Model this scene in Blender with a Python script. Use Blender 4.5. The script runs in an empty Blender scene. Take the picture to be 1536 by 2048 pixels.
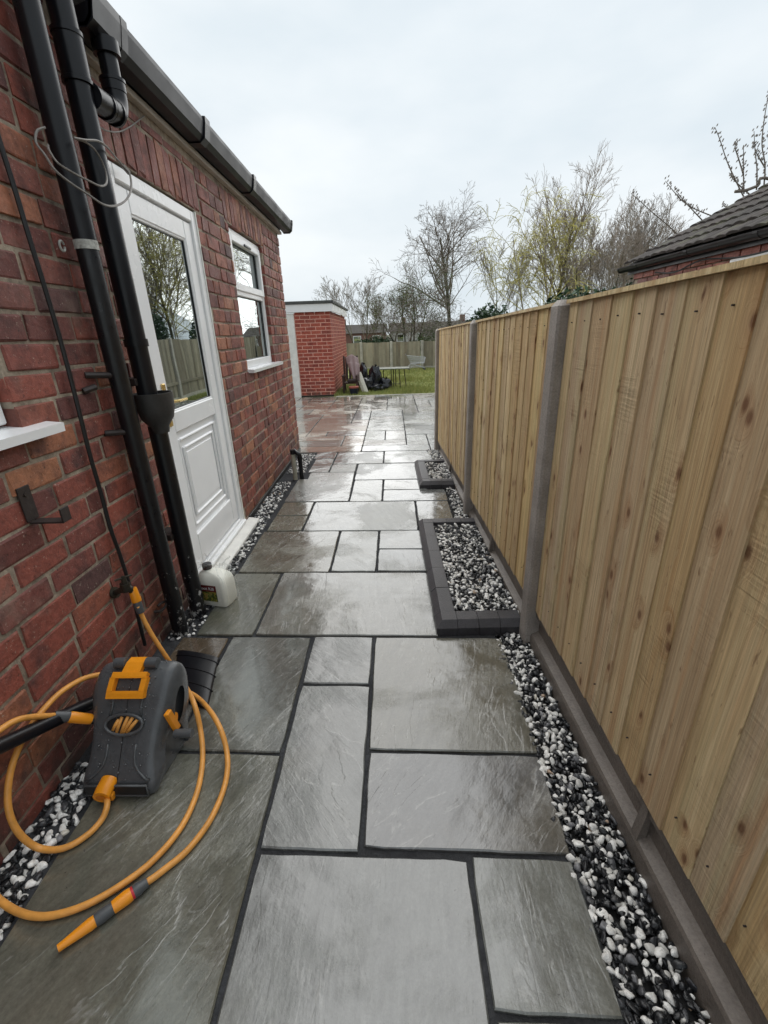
import bpy, math, random
import numpy as np
from mathutils import Vector, Matrix, noise as mnoise

# ------------------------------------------------------------------ camera, sky, sun, exposure
sc = bpy.context.scene
COL = sc.collection
FPX, CAM_H = 891.0, 1.36
YAW, PITCH, ROLL = math.radians(.98), math.radians(22.0), math.radians(-1.95)

def _axes():
    cy, sy, cp, sp = math.cos(YAW), math.sin(YAW), math.cos(PITCH), math.sin(PITCH)
    f = np.array([-sy*cp, cy*cp, -sp]); r = np.array([cy, sy, 0.]); u = np.cross(r, f)
    cr, sr = math.cos(ROLL), math.sin(ROLL)
    return r*cr+u*sr, -r*sr+u*cr, f
AR, AU, AF = _axes()
CP = np.array([0, 0, CAM_H])
def ray(x, y): return AR*(x-768)/FPX - AU*(y-1024)/FPX + AF
def G(x, y, z=0.):                       # photo pixel -> point at height z
    d = ray(x, y); return CP + d*((z-CAM_H)/d[2])
def PX(x, y, X): d = ray(x, y); return CP + d*(X/d[0])
def PY(x, y, Y): d = ray(x, y); return CP + d*(Y/d[1])

cam_d = bpy.data.cameras.new('camera'); cam = bpy.data.objects.new('camera', cam_d); COL.objects.link(cam)
cam_d.sensor_fit = 'VERTICAL'; cam_d.sensor_height = 24.0; cam_d.lens = FPX/2048*24.0
cam_d.clip_start = .02; cam_d.clip_end = 600
M = Matrix.Identity(4)
for i in range(3):
    M[i][0] = AR[i]; M[i][1] = AU[i]; M[i][2] = -AF[i]; M[i][3] = CP[i]
cam.matrix_world = M
sc.camera = cam

SUN_EL, SUN_AZ = math.radians(46), math.radians(-20)    # azimuth from +Y towards +X
w = bpy.data.worlds.new('World'); sc.world = w; w.use_nodes = True
nt = w.node_tree; nt.nodes.clear()
def wn(t, **k):
    n = nt.nodes.new(t)
    for a, b in k.items(): setattr(n, a, b)
    return n
sky = wn('ShaderNodeTexSky', sky_type='NISHITA', sun_disc=False)
sky.sun_elevation = SUN_EL; sky.sun_rotation = SUN_AZ; sky.dust_density = 4; sky.air_density = 1.4
skm = wn('ShaderNodeVectorMath', operation='SCALE'); skm.inputs['Scale'].default_value = .07
nt.links.new(sky.outputs[0], skm.inputs[0])
tc = wn('ShaderNodeTexCoord')
mp = wn('ShaderNodeMapping'); mp.inputs['Scale'].default_value = (1.0, 1.0, 2.6)
nt.links.new(tc.outputs['Generated'], mp.inputs[0])
nz = wn('ShaderNodeTexNoise'); nz.inputs['Scale'].default_value = 1.9; nz.inputs['Detail'].default_value = 5; nz.inputs['Roughness'].default_value = .5
nt.links.new(mp.outputs[0], nz.inputs[0])
cr_ = wn('ShaderNodeValToRGB'); cr_.color_ramp.elements[0].position = .36; cr_.color_ramp.elements[1].position = .64
cr_.color_ramp.elements[0].color = (.298, .336, .364, 1); cr_.color_ramp.elements[1].color = (.378, .400, .414, 1)
nt.links.new(nz.outputs[0], cr_.inputs[0])
mx = wn('ShaderNodeMix', data_type='RGBA'); mx.inputs[0].default_value = .97      # thick cloud over the clear sky
nt.links.new(skm.outputs[0], mx.inputs[6]); nt.links.new(cr_.outputs[0], mx.inputs[7])
bg = wn('ShaderNodeBackground'); bg.inputs['Strength'].default_value = 1.0
wo = wn('ShaderNodeOutputWorld')
nt.links.new(mx.outputs[2], bg.inputs[0]); nt.links.new(bg.outputs[0], wo.inputs[0])

sd = bpy.data.lights.new('sun', 'SUN'); sd.energy = 1.5; sd.angle = math.radians(115); sd.color = (1, .97, .93)
so = bpy.data.objects.new('sun', sd); COL.objects.link(so)
sv = Vector((math.sin(SUN_AZ)*math.cos(SUN_EL), math.cos(SUN_AZ)*math.cos(SUN_EL), math.sin(SUN_EL)))
so.rotation_euler = sv.to_track_quat('Z', 'Y').to_euler(); so.location = (-5, 5, 12)
vs = sc.view_settings
vs.view_transform = 'Standard'; vs.look = 'None'; vs.gamma = 1; vs.exposure = 1.28; vs.use_curve_mapping = False
sc.cycles.max_bounces = 8; sc.cycles.transparent_max_bounces = 12
sc.cycles.use_denoising = True

# ------------------------------------------------------------------ helpers
RNG = random.Random(7)
ORI = {}
def tag(o, label=None, cat=None, group=None, kind=None):
    if label: o['label'] = label
    if cat: o['category'] = cat
    if group: o['group'] = group
    if kind: o['kind'] = kind
    return o
def thing(name, loc, label, cat, group=None):
    o = bpy.data.objects.new(name, None); COL.objects.link(o)
    o.location = loc; o.empty_display_size = .05; ORI[o.name] = np.array(loc, float)
    return tag(o, label, cat, group)
def origin(o): return ORI.get(o.name, np.zeros(3)) if o else np.zeros(3)
def link_mesh(name, me, parent=None, loc=None):
    o = bpy.data.objects.new(name, me); COL.objects.link(o)
    if parent: o.parent = parent
    if loc is not None: o.location = np.array(loc, float) - origin(parent)
    return o
def new_mesh(name, V, F, mat=None, smooth=False):
    me = bpy.data.meshes.new(name)
    me.from_pydata([tuple(v) for v in V], [], F)
    if smooth: me.polygons.foreach_set('use_smooth', [True]*len(me.polygons))
    if mat: me.materials.append(mat)
    me.update(); return me
def np_mesh(name, V, T, mat, smooth=False):          # V (n,3), T (m,3) or (m,4)
    me = bpy.data.meshes.new(name); k = T.shape[1]
    me.vertices.add(len(V)); me.vertices.foreach_set('co', np.ascontiguousarray(V, dtype=np.float32).ravel())
    me.loops.add(T.size); me.loops.foreach_set('vertex_index', np.ascontiguousarray(T, dtype=np.int32).ravel())
    me.polygons.add(len(T)); me.polygons.foreach_set('loop_start', np.arange(0, T.size, k, dtype=np.int32))
    if smooth: me.polygons.foreach_set('use_smooth', np.ones(len(T), dtype=bool))
    me.materials.append(mat); me.update(calc_edges=True); me.validate(); return me

class MB:
    def __init__(s): s.V = []; s.F = []
    def add(s, V, F):
        n = len(s.V); s.V += [tuple(map(float, v)) for v in V]; s.F += [tuple(i+n for i in f) for f in F]; return s
    def box(s, x0, x1, y0, y1, z0, z1, b=0.):
        if b <= 0:
            return s.add([(x, y, z) for z in (z0, z1) for y in (y0, y1) for x in (x0, x1)],
                         [(0,2,3,1),(4,5,7,6),(0,1,5,4),(2,6,7,3),(0,4,6,2),(1,3,7,5)])
        V, F = cbox(x1-x0, y1-y0, z1-z0, b); c = np.array([(x0+x1)/2, (y0+y1)/2, (z0+z1)/2])
        return s.add([np.array(v)+c for v in V], F)
    def obox(s, c, ax, ay, az, b=0.):         # oriented box, half-axis vectors
        c = np.array(c, float); ax, ay, az = (np.array(a, float) for a in (ax, ay, az))
        lx, ly, lz = (np.linalg.norm(a) for a in (ax, ay, az))
        V, F = cbox(2*lx, 2*ly, 2*lz, b) if b > 0 else MBbox(2*lx, 2*ly, 2*lz)
        return s.add([c + ax/lx*v[0] + ay/ly*v[1] + az/lz*v[2] for v in V], F)
    def tube(s, P, r, n=8, caps=True):
        P = [np.array(p, float) for p in P]; m = len(P)
        R = r if hasattr(r, '__len__') else [r]*m
        T = [P[min(i+1, m-1)]-P[max(i-1, 0)] for i in range(m)]; T = [t/max(np.linalg.norm(t), 1e-9) for t in T]
        ref = np.array([0, 0, 1.]) if abs(T[0][2]) < .9 else np.array([1., 0, 0])
        N = np.cross(T[0], ref); N /= np.linalg.norm(N); V = []
        for i in range(m):
            N = N - T[i]*np.dot(N, T[i]); N /= max(np.linalg.norm(N), 1e-9); B = np.cross(T[i], N)
            V += [P[i]+R[i]*(math.cos(a)*N+math.sin(a)*B) for a in (2*math.pi*k/n for k in range(n))]
        F = [(i*n+k, i*n+(k+1) % n, (i+1)*n+(k+1) % n, (i+1)*n+k) for i in range(m-1) for k in range(n)]
        if caps: F += [tuple(range(n-1, -1, -1)), tuple((m-1)*n+k for k in range(n))]
        return s.add(V, F)
    def lathe(s, prof, c=(0, 0, 0), n=20, sx=1., sy=1.):        # profile [(r,z)]
        V = [(c[0]+r*sx*math.cos(2*math.pi*k/n), c[1]+r*sy*math.sin(2*math.pi*k/n), c[2]+z) for r, z in prof for k in range(n)]
        m = len(prof)
        F = [(i*n+k, i*n+(k+1) % n, (i+1)*n+(k+1) % n, (i+1)*n+k) for i in range(m-1) for k in range(n)]
        F += [tuple(range(n-1, -1, -1)), tuple((m-1)*n+k for k in range(n))]
        return s.add(V, F)
    def loft(s, rings, caps=True, closed=True):
        n = len(rings[0]); V = [p for r in rings for p in r]; m = len(rings)
        kk = n if closed else n-1
        F = [(i*n+k, i*n+(k+1) % n, (i+1)*n+(k+1) % n, (i+1)*n+k) for i in range(m-1) for k in range(kk)]
        if caps: F += [tuple(range(n-1, -1, -1)), tuple((m-1)*n+k for k in range(n))]
        return s.add(V, F)
    def prism_y(s, prof, y0, y1):             # profile in xz swept along y
        return s.loft([[(x, y0, z) for x, z in prof], [(x, y1, z) for x, z in prof]])
    def build(s, name, mat, parent=None, smooth=False, angle=None):
        o_ = origin(parent)
        me = new_mesh(name, np.array(s.V)-o_, s.F, mat, smooth)
        if angle:
            me.polygons.foreach_set('use_smooth', [True]*len(me.polygons)); me.set_sharp_from_angle(angle=math.radians(angle))
        o = link_mesh(name, me, parent); ORI[o.name] = o_
        return o
def MBbox(lx, ly, lz):
    return ([(x*lx/2, y*ly/2, z*lz/2) for z in (-1, 1) for y in (-1, 1) for x in (-1, 1)],
            [(0,2,3,1),(4,5,7,6),(0,1,5,4),(2,6,7,3),(0,4,6,2),(1,3,7,5)])
def cbox(lx, ly, lz, b):                      # chamfered box, 24 verts
    b = min(b, lx*.45, ly*.45, lz*.45); h = (lx/2, ly/2, lz/2); V = []; idx = {}
    for sx in (-1, 1):
        for sy in (-1, 1):
            for sz in (-1, 1):
                for a in range(3):
                    p = [sx*h[0], sy*h[1], sz*h[2]]
                    for k in range(3):
                        if k != a: p[k] -= (sx, sy, sz)[k]*b
                    idx[(sx, sy, sz, a)] = len(V); V.append(tuple(p))
    F = []
    def q(*k): F.append(tuple(idx[i] for i in k))
    for s_ in (-1, 1):
        c = [(-1, -1), (1, -1), (1, 1), (-1, 1)]
        c2 = c if s_ > 0 else c[::-1]
        q(*[(s_, a, b_, 0) for a, b_ in c2]); q(*[(b_, s_, a, 1) for a, b_ in c2]); q(*[(a, b_, s_, 2) for a, b_ in c2])
    for s1 in (-1, 1):
        for s2 in (-1, 1):
            f = s1*s2 > 0
            e = [((-1, s1, s2, 1), (1, s1, s2, 1), (1, s1, s2, 2), (-1, s1, s2, 2)),
                 ((s2, -1, s1, 2), (s2, 1, s1, 2), (s2, 1, s1, 0), (s2, -1, s1, 0)),
                 ((s1, s2, -1, 0), (s1, s2, 1, 0), (s1, s2, 1, 1), (s1, s2, -1, 1))]
            for k in e: q(*(k if f else k[::-1]))
    for sx in (-1, 1):
        for sy in (-1, 1):
            for sz in (-1, 1):
                k = [(sx, sy, sz, a) for a in range(3)]
                q(*(k if sx*sy*sz > 0 else k[::-1]))
    return V, F
def spline(P, k=6):                           # Catmull-Rom through P
    P = [np.array(p, float) for p in P]; Q = [2*P[0]-P[1]]+P+[2*P[-1]-P[-2]]; out = []
    for i in range(1, len(Q)-2):
        a, b, c, d = Q[i-1:i+3]
        for j in range(k):
            t = j/k; out.append(.5*((2*b)+(c-a)*t+(2*a-5*b+4*c-d)*t*t+(3*b-a-3*c+d)*t**3))
    out.append(P[-1]); return out

# ------------------------------------------------------------------ materials
class NT:
    def __init__(s, name):
        s.m = bpy.data.materials.new(name); s.m.use_nodes = True; s.t = s.m.node_tree
        s.b = s.t.nodes['Principled BSDF']; s.out = s.t.nodes['Material Output']
    def n(s, typ, **k):
        o = s.t.nodes.new('ShaderNode'+typ)
        for a, b in k.items(): setattr(o, a, b)
        return o
    def l(s, a, b): s.t.links.new(a, b)
    def val(s, x, sock):
        if hasattr(x, 'is_output'): s.l(x, sock)
        else: sock.default_value = x
    def math(s, op, a, b=0., c=None, clamp=False):
        o = s.n('Math', operation=op, use_clamp=clamp); s.val(a, o.inputs[0]); s.val(b, o.inputs[1])
        if c is not None: s.val(c, o.inputs[2])
        return o.outputs[0]
    def vmath(s, op, a, b=None, sc_=None):
        o = s.n('VectorMath', operation=op); s.val(a, o.inputs[0])
        if b is not None: s.val(b, o.inputs[1])
        if sc_ is not None: s.val(sc_, o.inputs['Scale'])
        return o.outputs[0]
    def pos(s): return s.n('NewGeometry').outputs['Position']
    def obj(s): return s.n('TexCoord').outputs['Object']
    def orand(s): return s.n('ObjectInfo').outputs['Random']
    def irand(s): return s.n('NewGeometry').outputs['Random Per Island']
    def ocol(s): return s.n('ObjectInfo').outputs['Color']
    def map(s, v, scale=(1, 1, 1), rot=(0, 0, 0), loc=(0, 0, 0)):
        o = s.n('Mapping'); s.val(v, o.inputs[0]); s.val(loc, o.inputs[1]); s.val(rot, o.inputs[2]); s.val(scale, o.inputs[3]); return o.outputs[0]
    def noise(s, v, scale, detail=4., rough=.55, dist=0.):
        o = s.n('TexNoise'); s.l(v, o.inputs['Vector']); o.inputs['Scale'].default_value = scale
        o.inputs['Detail'].default_value = detail; o.inputs['Roughness'].default_value = rough; o.inputs['Distortion'].default_value = dist
        return o.outputs[0]
    def voro(s, v, scale, feat='F1'):
        o = s.n('TexVoronoi', feature=feat); s.l(v, o.inputs['Vector']); o.inputs['Scale'].default_value = scale; return o.outputs['Distance']
    def ramp(s, f, stops, interp='LINEAR'):
        o = s.n('ValToRGB'); cr = o.color_ramp; cr.interpolation = interp
        while len(cr.elements) < len(stops): cr.elements.new(.5)
        for e, (p, c) in zip(cr.elements, stops):
            e.position = p; e.color = (*c, 1) if len(c) == 3 else c
        s.l(f, o.inputs[0]); return o.outputs[0]
    def rng(s, f, a, b, c=0., d=1.):
        o = s.n('MapRange'); s.val(f, o.inputs[0])
        for i, x in enumerate((a, b, c, d)): o.inputs[i+1].default_value = x
        return o.outputs[0]
    def mix(s, f, a, b, mode='MIX'):
        o = s.n('Mix', data_type='RGBA', blend_type=mode); s.val(f, o.inputs[0])
        for x, i in ((a, 6), (b, 7)):
            if hasattr(x, 'is_output'): s.l(x, o.inputs[i])
            else: o.inputs[i].default_value = (*x, 1)
        return o.outputs[2]
    def hsv(s, c, h=.5, sa=1., v=1.):
        o = s.n('HueSaturation'); s.val(h, o.inputs[0]); s.val(sa, o.inputs[1]); s.val(v, o.inputs[2]); s.l(c, o.inputs[4]); return o.outputs[0]
    def base(s, c):
        if hasattr(c, 'is_output'): s.l(c, s.b.inputs['Base Color'])
        else: s.b.inputs['Base Color'].default_value = (*c, 1)
    def rough(s, r): s.val(r, s.b.inputs['Roughness'])
    def spec(s, v): s.b.inputs['Specular IOR Level'].default_value = v
    def bump(s, h, strength=.5, dist=.01, prev=None):
        o = s.n('Bump'); o.inputs['Strength'].default_value = strength; o.inputs['Distance'].default_value = dist
        s.l(h, o.inputs['Height'])
        if prev is not None: s.l(prev, o.inputs['Normal'])
        s.l(o.outputs[0], s.b.inputs['Normal']); return o.outputs[0]

def m_simple(name, col, rough=.5, var=.15, scale=30., spec=.5, bump=0., metal=0.):
    t = NT(name); p = t.pos(); n = t.noise(p, scale, 5, .6)
    t.base(t.hsv(t.mix(0., col, col), v=t.rng(n, .25, .75, 1-var, 1+var)))
    n2 = t.noise(p, scale*.4, 4); t.rough(t.rng(n2, .3, .7, rough*.8, min(1, rough*1.2))); t.spec(spec)
    t.b.inputs['Metallic'].default_value = metal
    if bump: t.bump(n, bump, .004)
    return t.m

def m_brick(name, stops, mottle=(.075, .038, .036), rough=.75, wet=True):
    t = NT(name); p = t.pos()
    r = t.math('FRACT', t.math('ADD', t.math('MULTIPLY', t.orand(), 7.31), t.math('MULTIPLY', t.irand(), 3.77)))
    c = t.ramp(r, stops)
    off = t.vmath('ADD', p, t.vmath('SCALE', (1., 2., 3.), sc_=t.math('MULTIPLY', r, 9.)))
    a = t.noise(off, 9., 5, .6); c = t.mix(t.rng(a, .48, .75), c, mottle)
    b = t.noise(off, 42., 7, .72); c = t.hsv(c, v=t.rng(b, .25, .75, .58, 1.42))
    f = t.noise(off, 95., 4, .65); c = t.mix(t.rng(f, .63, .70, 0, .65), c, (.46, .38, .31)); c = t.mix(t.rng(t.noise(off, 70., 3, .6), .66, .71, 0, .8), c, (.035, .02, .018))
    c = t.mix(t.rng(t.noise(p, 3.3, 6, .68), .55, .70, 0, .28), c, (.34, .26, .205))   # lime bloom and old mortar smears
    zz = t.n('SeparateXYZ'); t.l(p, zz.inputs[0]); spl = t.math('MULTIPLY', t.rng(t.noise(p, 6., 6, .7), .42, .58), t.rng(zz.outputs[2], .02, .36, .8, 0)); c = t.mix(spl, c, (.045, .04, .034))   # splash dirt
    t.base(c); t.rough(t.rng(a, .3, .7, rough*.65, rough)); t.spec(.4)
    h = t.math('ADD', t.math('MULTIPLY', b, .7), t.math('MULTIPLY', a, .5)); t.bump(h, .8, .008)
    return t.m
def m_mortar(name, col, dark):
    t = NT(name); p = t.pos(); a = t.noise(p, 38., 6, .75); b = t.noise(p, 5., 5, .65)
    c = t.mix(t.rng(b, .38, .66), col, dark); c = t.hsv(c, v=t.rng(a, .25, .75, .5, 1.4))
    t.base(c); t.rough(.92); t.spec(.2); t.bump(a, .9, .006); return t.m

def m_slab():
    t = NT('wet_sandstone'); p = t.pos(); r = t.orand()
    ang = t.math('MULTIPLY', t.math('SUBTRACT', r, .5), 1.7)
    cmb = t.n('CombineXYZ'); t.l(ang, cmb.inputs[2])
    off = t.vmath('ADD', p, t.vmath('SCALE', (31., 17., 0.), sc_=r))
    q = t.map(off, (1, 1, 1), cmb.outputs[0])
    def contour(scale, n, sq, dist):                                   # bedding planes cut by the riven face
        lay = t.noise(t.map(q, sq), scale, 5, .52, dist); k = t.math('MULTIPLY', lay, n); fr = t.math('FRACT', k)
        return t.math('ADD', t.math('FLOOR', k), t.rng(fr, .90, 1., 0, 1)), t.math('MULTIPLY', t.rng(fr, .84, .93), t.rng(fr, 1., .97))
    s1, e1 = contour(1.7, 8., (3.0, .7, 1.), .35); s2, e2 = contour(3.4, 7., (2.6, .6, 1.), .5)
    v1 = t.rng(t.noise(off, 2.4, 3), .43, .56); v2 = t.rng(t.noise(off, 3.1, 3, .5, .3), .46, .58)
    wav = t.noise(t.map(q, (10., 1.6, 1.)), 3., 5, .62, .4)
    fine = t.noise(t.map(q, (2.6, 1., 1.)), 30., 6, .72)
    grit = t.noise(p, 115., 3, .7)
    base = t.ocol()
    c = t.mix(t.rng(wav, .3, .72), t.hsv(base, v=.80), t.hsv(base, v=1.20))
    c = t.mix(t.rng(t.noise(off, 1.5, 5, .6), .50, .72, 0, .42), c, (.160, .142, .095))      # brown iron stain
    c = t.mix(t.rng(t.noise(off, 1.9, 4, .6), .55, .72, 0, .25), c, (.10, .105, .11))      # blue-grey zones
    pale = t.math('MAXIMUM', t.math('MULTIPLY', e1, v1), t.math('MULTIPLY', e2, v2))
    brk = t.rng(t.noise(p, 34., 3, .6), .40, .58)
    c = t.mix(t.math('MULTIPLY', t.math('MULTIPLY', pale, brk), .38), c, (.36, .36, .34))     # worn pale ridge lines
    c = t.hsv(c, v=t.rng(fine, .25, .75, .76, 1.24)); c = t.hsv(c, v=t.rng(grit, .3, .7, .86, 1.14))
    sp = t.noise(p, 75., 3, .6); c = t.mix(t.rng(sp, .69, .73, 0, .7), c, (.03, .03, .03))
    wet = t.math('ADD', t.rng(t.noise(p, 1.7, 7, .64, .5), .41, .52), t.rng(r, 0, 1, -.25, .25), clamp=True)                # standing water film against merely damp stone
    c = t.hsv(c, v=t.rng(wet, 0, 1, 1.10, .86))
    t.base(c)
    t.rough(t.math('ADD', t.rng(wet, 0, 1, .30, .10), t.rng(fine, .3, .7, -.04, .08)))
    t.b.inputs['IOR'].default_value = 1.52; t.spec(.75)
    t.l(t.rng(wet, 0, 1, .25, .75), t.b.inputs['Coat Weight']); t.b.inputs['Coat IOR'].default_value = 1.6; t.l(t.rng(wet, 0, 1, .32, .08), t.b.inputs['Coat Roughness'])
    h = t.math('ADD', t.math('MULTIPLY', t.math('MULTIPLY', s1, v1), .14), t.math('MULTIPLY', t.math('MULTIPLY', s2, v2), .09))
    damp = t.rng(wet, 0, 1, 1.0, .35)                                  # water levels out the finest relief
    h = t.math('ADD', h, t.math('MULTIPLY', t.math('ADD', t.math('MULTIPLY', wav, .42), t.math('MULTIPLY', fine, .28)), damp))
    t.bump(h, .5, .010)
    return t.m

def m_wood(name, stops, grey=None):
    t = NT(name); p = t.obj(); r = t.math('FRACT', t.math('ADD', t.math('MULTIPLY', t.orand(), 5.3), t.math('MULTIPLY', t.irand(), 3.1)))
    off = t.vmath('ADD', p, t.vmath('SCALE', (3.3, 11.7, 23.1), sc_=r))
    kn_o = t.n('TexVoronoi', feature='F1', voronoi_dimensions='2D'); sx_ = t.n('SeparateXYZ'); t.l(t.map(off, (1, 11., 6.0)), sx_.inputs[0]); cx_ = t.n('CombineXYZ'); t.l(sx_.outputs[1], cx_.inputs[0]); t.l(sx_.outputs[2], cx_.inputs[1]); t.l(cx_.outputs[0], kn_o.inputs['Vector']); kn_o.inputs['Scale'].default_value = 1.0
    kd = kn_o.outputs['Distance']; kmask = t.rng(t.noise(t.map(off, (1, 6., 2.)), 1.2, 1), .53, .55)
    kn = t.math('MULTIPLY', t.rng(kd, .05, .12, 1, 0), kmask); halo = t.math('MULTIPLY', t.rng(kd, .10, .38, 1, 0), kmask)
    q = t.map(off, (14., 22., .75)); q = t.vmath('ADD', q, t.vmath('SCALE', (0., 1., 0.), sc_=t.math('MULTIPLY', halo, 1.3)))
    g = t.noise(q, 1.0, 4, .55, .25)
    ring = t.rng(t.math('SINE', t.math('MULTIPLY', g, 60.)), -1, 1)
    fib = t.noise(t.map(off, (60., 170., 3.2)), 1., 5, .7)
    c = t.ramp(g, stops); c = t.hsv(c, h=t.rng(r, 0, 1, .492, .508), sa=t.rng(t.orand(), 0, 1, .80, 1.06), v=t.rng(r, 0, 1, .80, 1.14))
    c = t.mix(t.math('MULTIPLY', ring, .20), c, (.33, .19, .085))
    c = t.mix(t.rng(t.noise(t.map(off, (2., 11., .5)), 1.1, 3), .52, .66, 0, .30), c, (.42, .38, .19))    # green treatment streaks
    c = t.mix(t.rng(t.noise(t.map(off, (2., 16., .55)), 1.4, 3), .54, .68, 0, .5), c, (.42, .225, .105))     # red heartwood
    c = t.mix(t.math('MULTIPLY', halo, .40), c, (.30, .15, .07)); c = t.mix(t.math('MULTIPLY', kn, .8), c, (.14, .06, .03))
    c = t.mix(t.rng(t.noise(t.map(off, (1, 60., 13.)), 1., 3, .7), .64, .71, 0, .6), c, (.16, .085, .04))  # short dark flecks
    c = t.hsv(c, v=t.rng(fib, .25, .75, .70, 1.28))
    if grey: c = t.mix(.72, c, t.hsv(t.mix(t.rng(t.noise(off, 3., 4), .3, .7), grey, tuple(x*.7 for x in grey)), v=t.rng(r, 0, 1, .65, 1.35)))
    t.base(c); t.rough(.8); t.spec(.2)
    saw = t.noise(t.map(off, (9., 7., 120.)), 1., 2, .5)            # band-saw marks across the grain
    sawm = t.rng(t.noise(off, 3.3, 2), .50, .64)
    c2 = t.hsv(c, v=t.rng(t.math('MULTIPLY', saw, sawm), .25, .6, 1.03, .90)); t.base(c2)
    h = t.math('ADD', t.math('MULTIPLY', fib, .9), t.math('ADD', t.math('MULTIPLY', t.math('MULTIPLY', saw, sawm), 1.0), t.math('MULTIPLY', ring, .12)))
    t.bump(h, .75, .005); return t.m

def m_gravel():
    t = NT('black_and_white_gravel'); r = t.irand(); p = t.pos()
    c = t.ramp(r, [(0, (.012, .013, .015)), (.34, (.028, .029, .033)), (.46, (.065, .067, .073)), (.53, (.20, .20, .21)), (.585, (.58, .57, .54)), (.67, (.82, .81, .78)), (.985, (.45, .33, .24)), (.992, (.6, .57, .50))], 'CONSTANT')
    n = t.noise(p, 90., 4, .6); c = t.hsv(c, v=t.rng(n, .25, .75, .72, 1.2))
    v = t.rng(t.noise(p, 160., 3, .5, .8), .6, .66, 0, .35); c = t.mix(v, c, (.25, .25, .25))
    t.base(c); t.rough(t.rng(n, .3, .7, .22, .42)); t.spec(.5); t.bump(n, .35, .003); return t.m

def m_concrete(name, col, wet=.6):
    t = NT(name); p = t.pos(); a = t.noise(p, 7., 5, .6); b = t.noise(p, 130., 4, .65)
    c = t.mix(t.rng(a, .35, .7), col, tuple(x*.66 for x in col)); c = t.hsv(c, v=t.rng(b, .25, .75, .75, 1.25))
    pit = t.rng(t.voro(p, 85.), .0, .14, 1, 0); pm = t.math('MULTIPLY', pit, t.rng(t.noise(p, 30., 2), .52, .56))
    c = t.mix(t.math('MULTIPLY', pm, .8), c, (.03, .03, .03))
    t.base(c); t.rough(wet); t.spec(.4); t.bump(t.math('SUBTRACT', b, pm), .5, .004); return t.m

def m_chipped(name):                     # old black gloss paint flaking to pale undercoat
    t = NT(name); p = t.pos(); a = t.noise(p, 24., 6, .72); z = t.n('SeparateXYZ'); t.l(p, z.inputs[0])
    low = t.rng(z.outputs[2], .0, .75, .17, 0); lim = t.math('SUBTRACT', .70, low)
    chip = t.math('GREATER_THAN', t.math('ADD', t.math('MULTIPLY', a, .6), t.math('MULTIPLY', t.noise(t.map(p, (1, 1, .35)), 42., 5, .7), .4)), lim)
    c = t.mix(chip, (.0055, .006, .008), (.42, .42, .41)); t.base(c)
    t.rough(t.rng(t.noise(p, 30., 4), .3, .7, .26, .44)); t.bump(t.math('ADD', t.math('MULTIPLY', chip, -.5), t.math('MULTIPLY', t.noise(p, 12., 3), .4)), .3, .003); return t.m

def m_glass(name):                       # coated double glazing; dark base colour stands in for the unlit room
    t = NT(name); t.base((.012, .016, .016)); t.rough(.02); t.spec(.5)
    g = t.n('BsdfGlossy'); g.inputs['Color'].default_value = (.86, .93, .92, 1); g.inputs['Roughness'].default_value = .004
    w_ = t.noise(t.pos(), 1.6, 2); bp = t.n('Bump'); bp.inputs['Strength'].default_value = .05; bp.inputs['Distance'].default_value = .02; t.l(w_, bp.inputs['Height']); t.l(bp.outputs[0], g.inputs['Normal'])
    m = t.n('MixShader'); m.inputs[0].default_value = .46
    t.l(t.b.outputs[0], m.inputs[1]); t.l(g.outputs[0], m.inputs[2]); t.l(m.outputs[0], t.out.inputs[0]); return t.m
def m_clear(name, keep=.8, rough=.12):
    t = NT(name); g = t.n('BsdfGlossy'); g.inputs['Roughness'].default_value = rough; tr = t.n('BsdfTransparent'); tr.inputs[0].default_value = (.99, .995, .995, 1)
    ly = t.n('LayerWeight'); ly.inputs[0].default_value = .35
    m = t.n('MixShader'); t.l(t.rng(ly.outputs['Facing'], 0, 1, 1-keep, .32), m.inputs[0]); t.l(tr.outputs[0], m.inputs[1]); t.l(g.outputs[0], m.inputs[2]); t.l(m.outputs[0], t.out.inputs[0]); return t.m
def m_leaf(name, a, b):
    t = NT(name); c = t.ramp(t.irand(), [(0, a), (1, b)]); t.base(c); t.rough(.5); t.spec(.3); return t.m
def m_bark(name, a, b, moss=None):
    t = NT(name); p = t.pos(); n = t.noise(t.map(p, (9, 9, 2)), 2., 5, .65); c = t.mix(t.rng(n, .3, .7), a, b)
    if moss: c = t.mix(t.rng(t.noise(p, 1.4, 4), .45, .62, 0, .7), c, moss)
    t.base(c); t.rough(.9); t.spec(.15); t.bump(n, .6, .02); return t.m
def m_roof(name, a, b):
    t = NT(name); p = t.pos(); c = t.mix(t.orand(), a, b); n = t.noise(p, 14., 5, .65); c = t.hsv(c, v=t.rng(n, .25, .75, .6, 1.35))
    c = t.mix(t.rng(t.noise(p, 5., 4), .55, .7, 0, .6), c, (.11, .115, .07)); t.base(c); t.rough(.8); t.spec(.25); t.bump(n, .5, .01); return t.m
def m_label():
    t = NT('label_print'); o = t.obj(); s_ = t.n('SeparateXYZ'); t.l(o, s_.inputs[0])
    n = t.noise(o, 60., 3); pic = t.ramp(n, [(.35, (.03, .06, .015)), (.5, (.10, .13, .03)), (.58, (.45, .40, .06)), (.68, (.35, .18, .08))])
    top = t.math('GREATER_THAN', s_.outputs[2], .010)
    t.base(t.mix(top, pic, (.16, .012, .012))); t.rough(.35); return t.m

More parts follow.
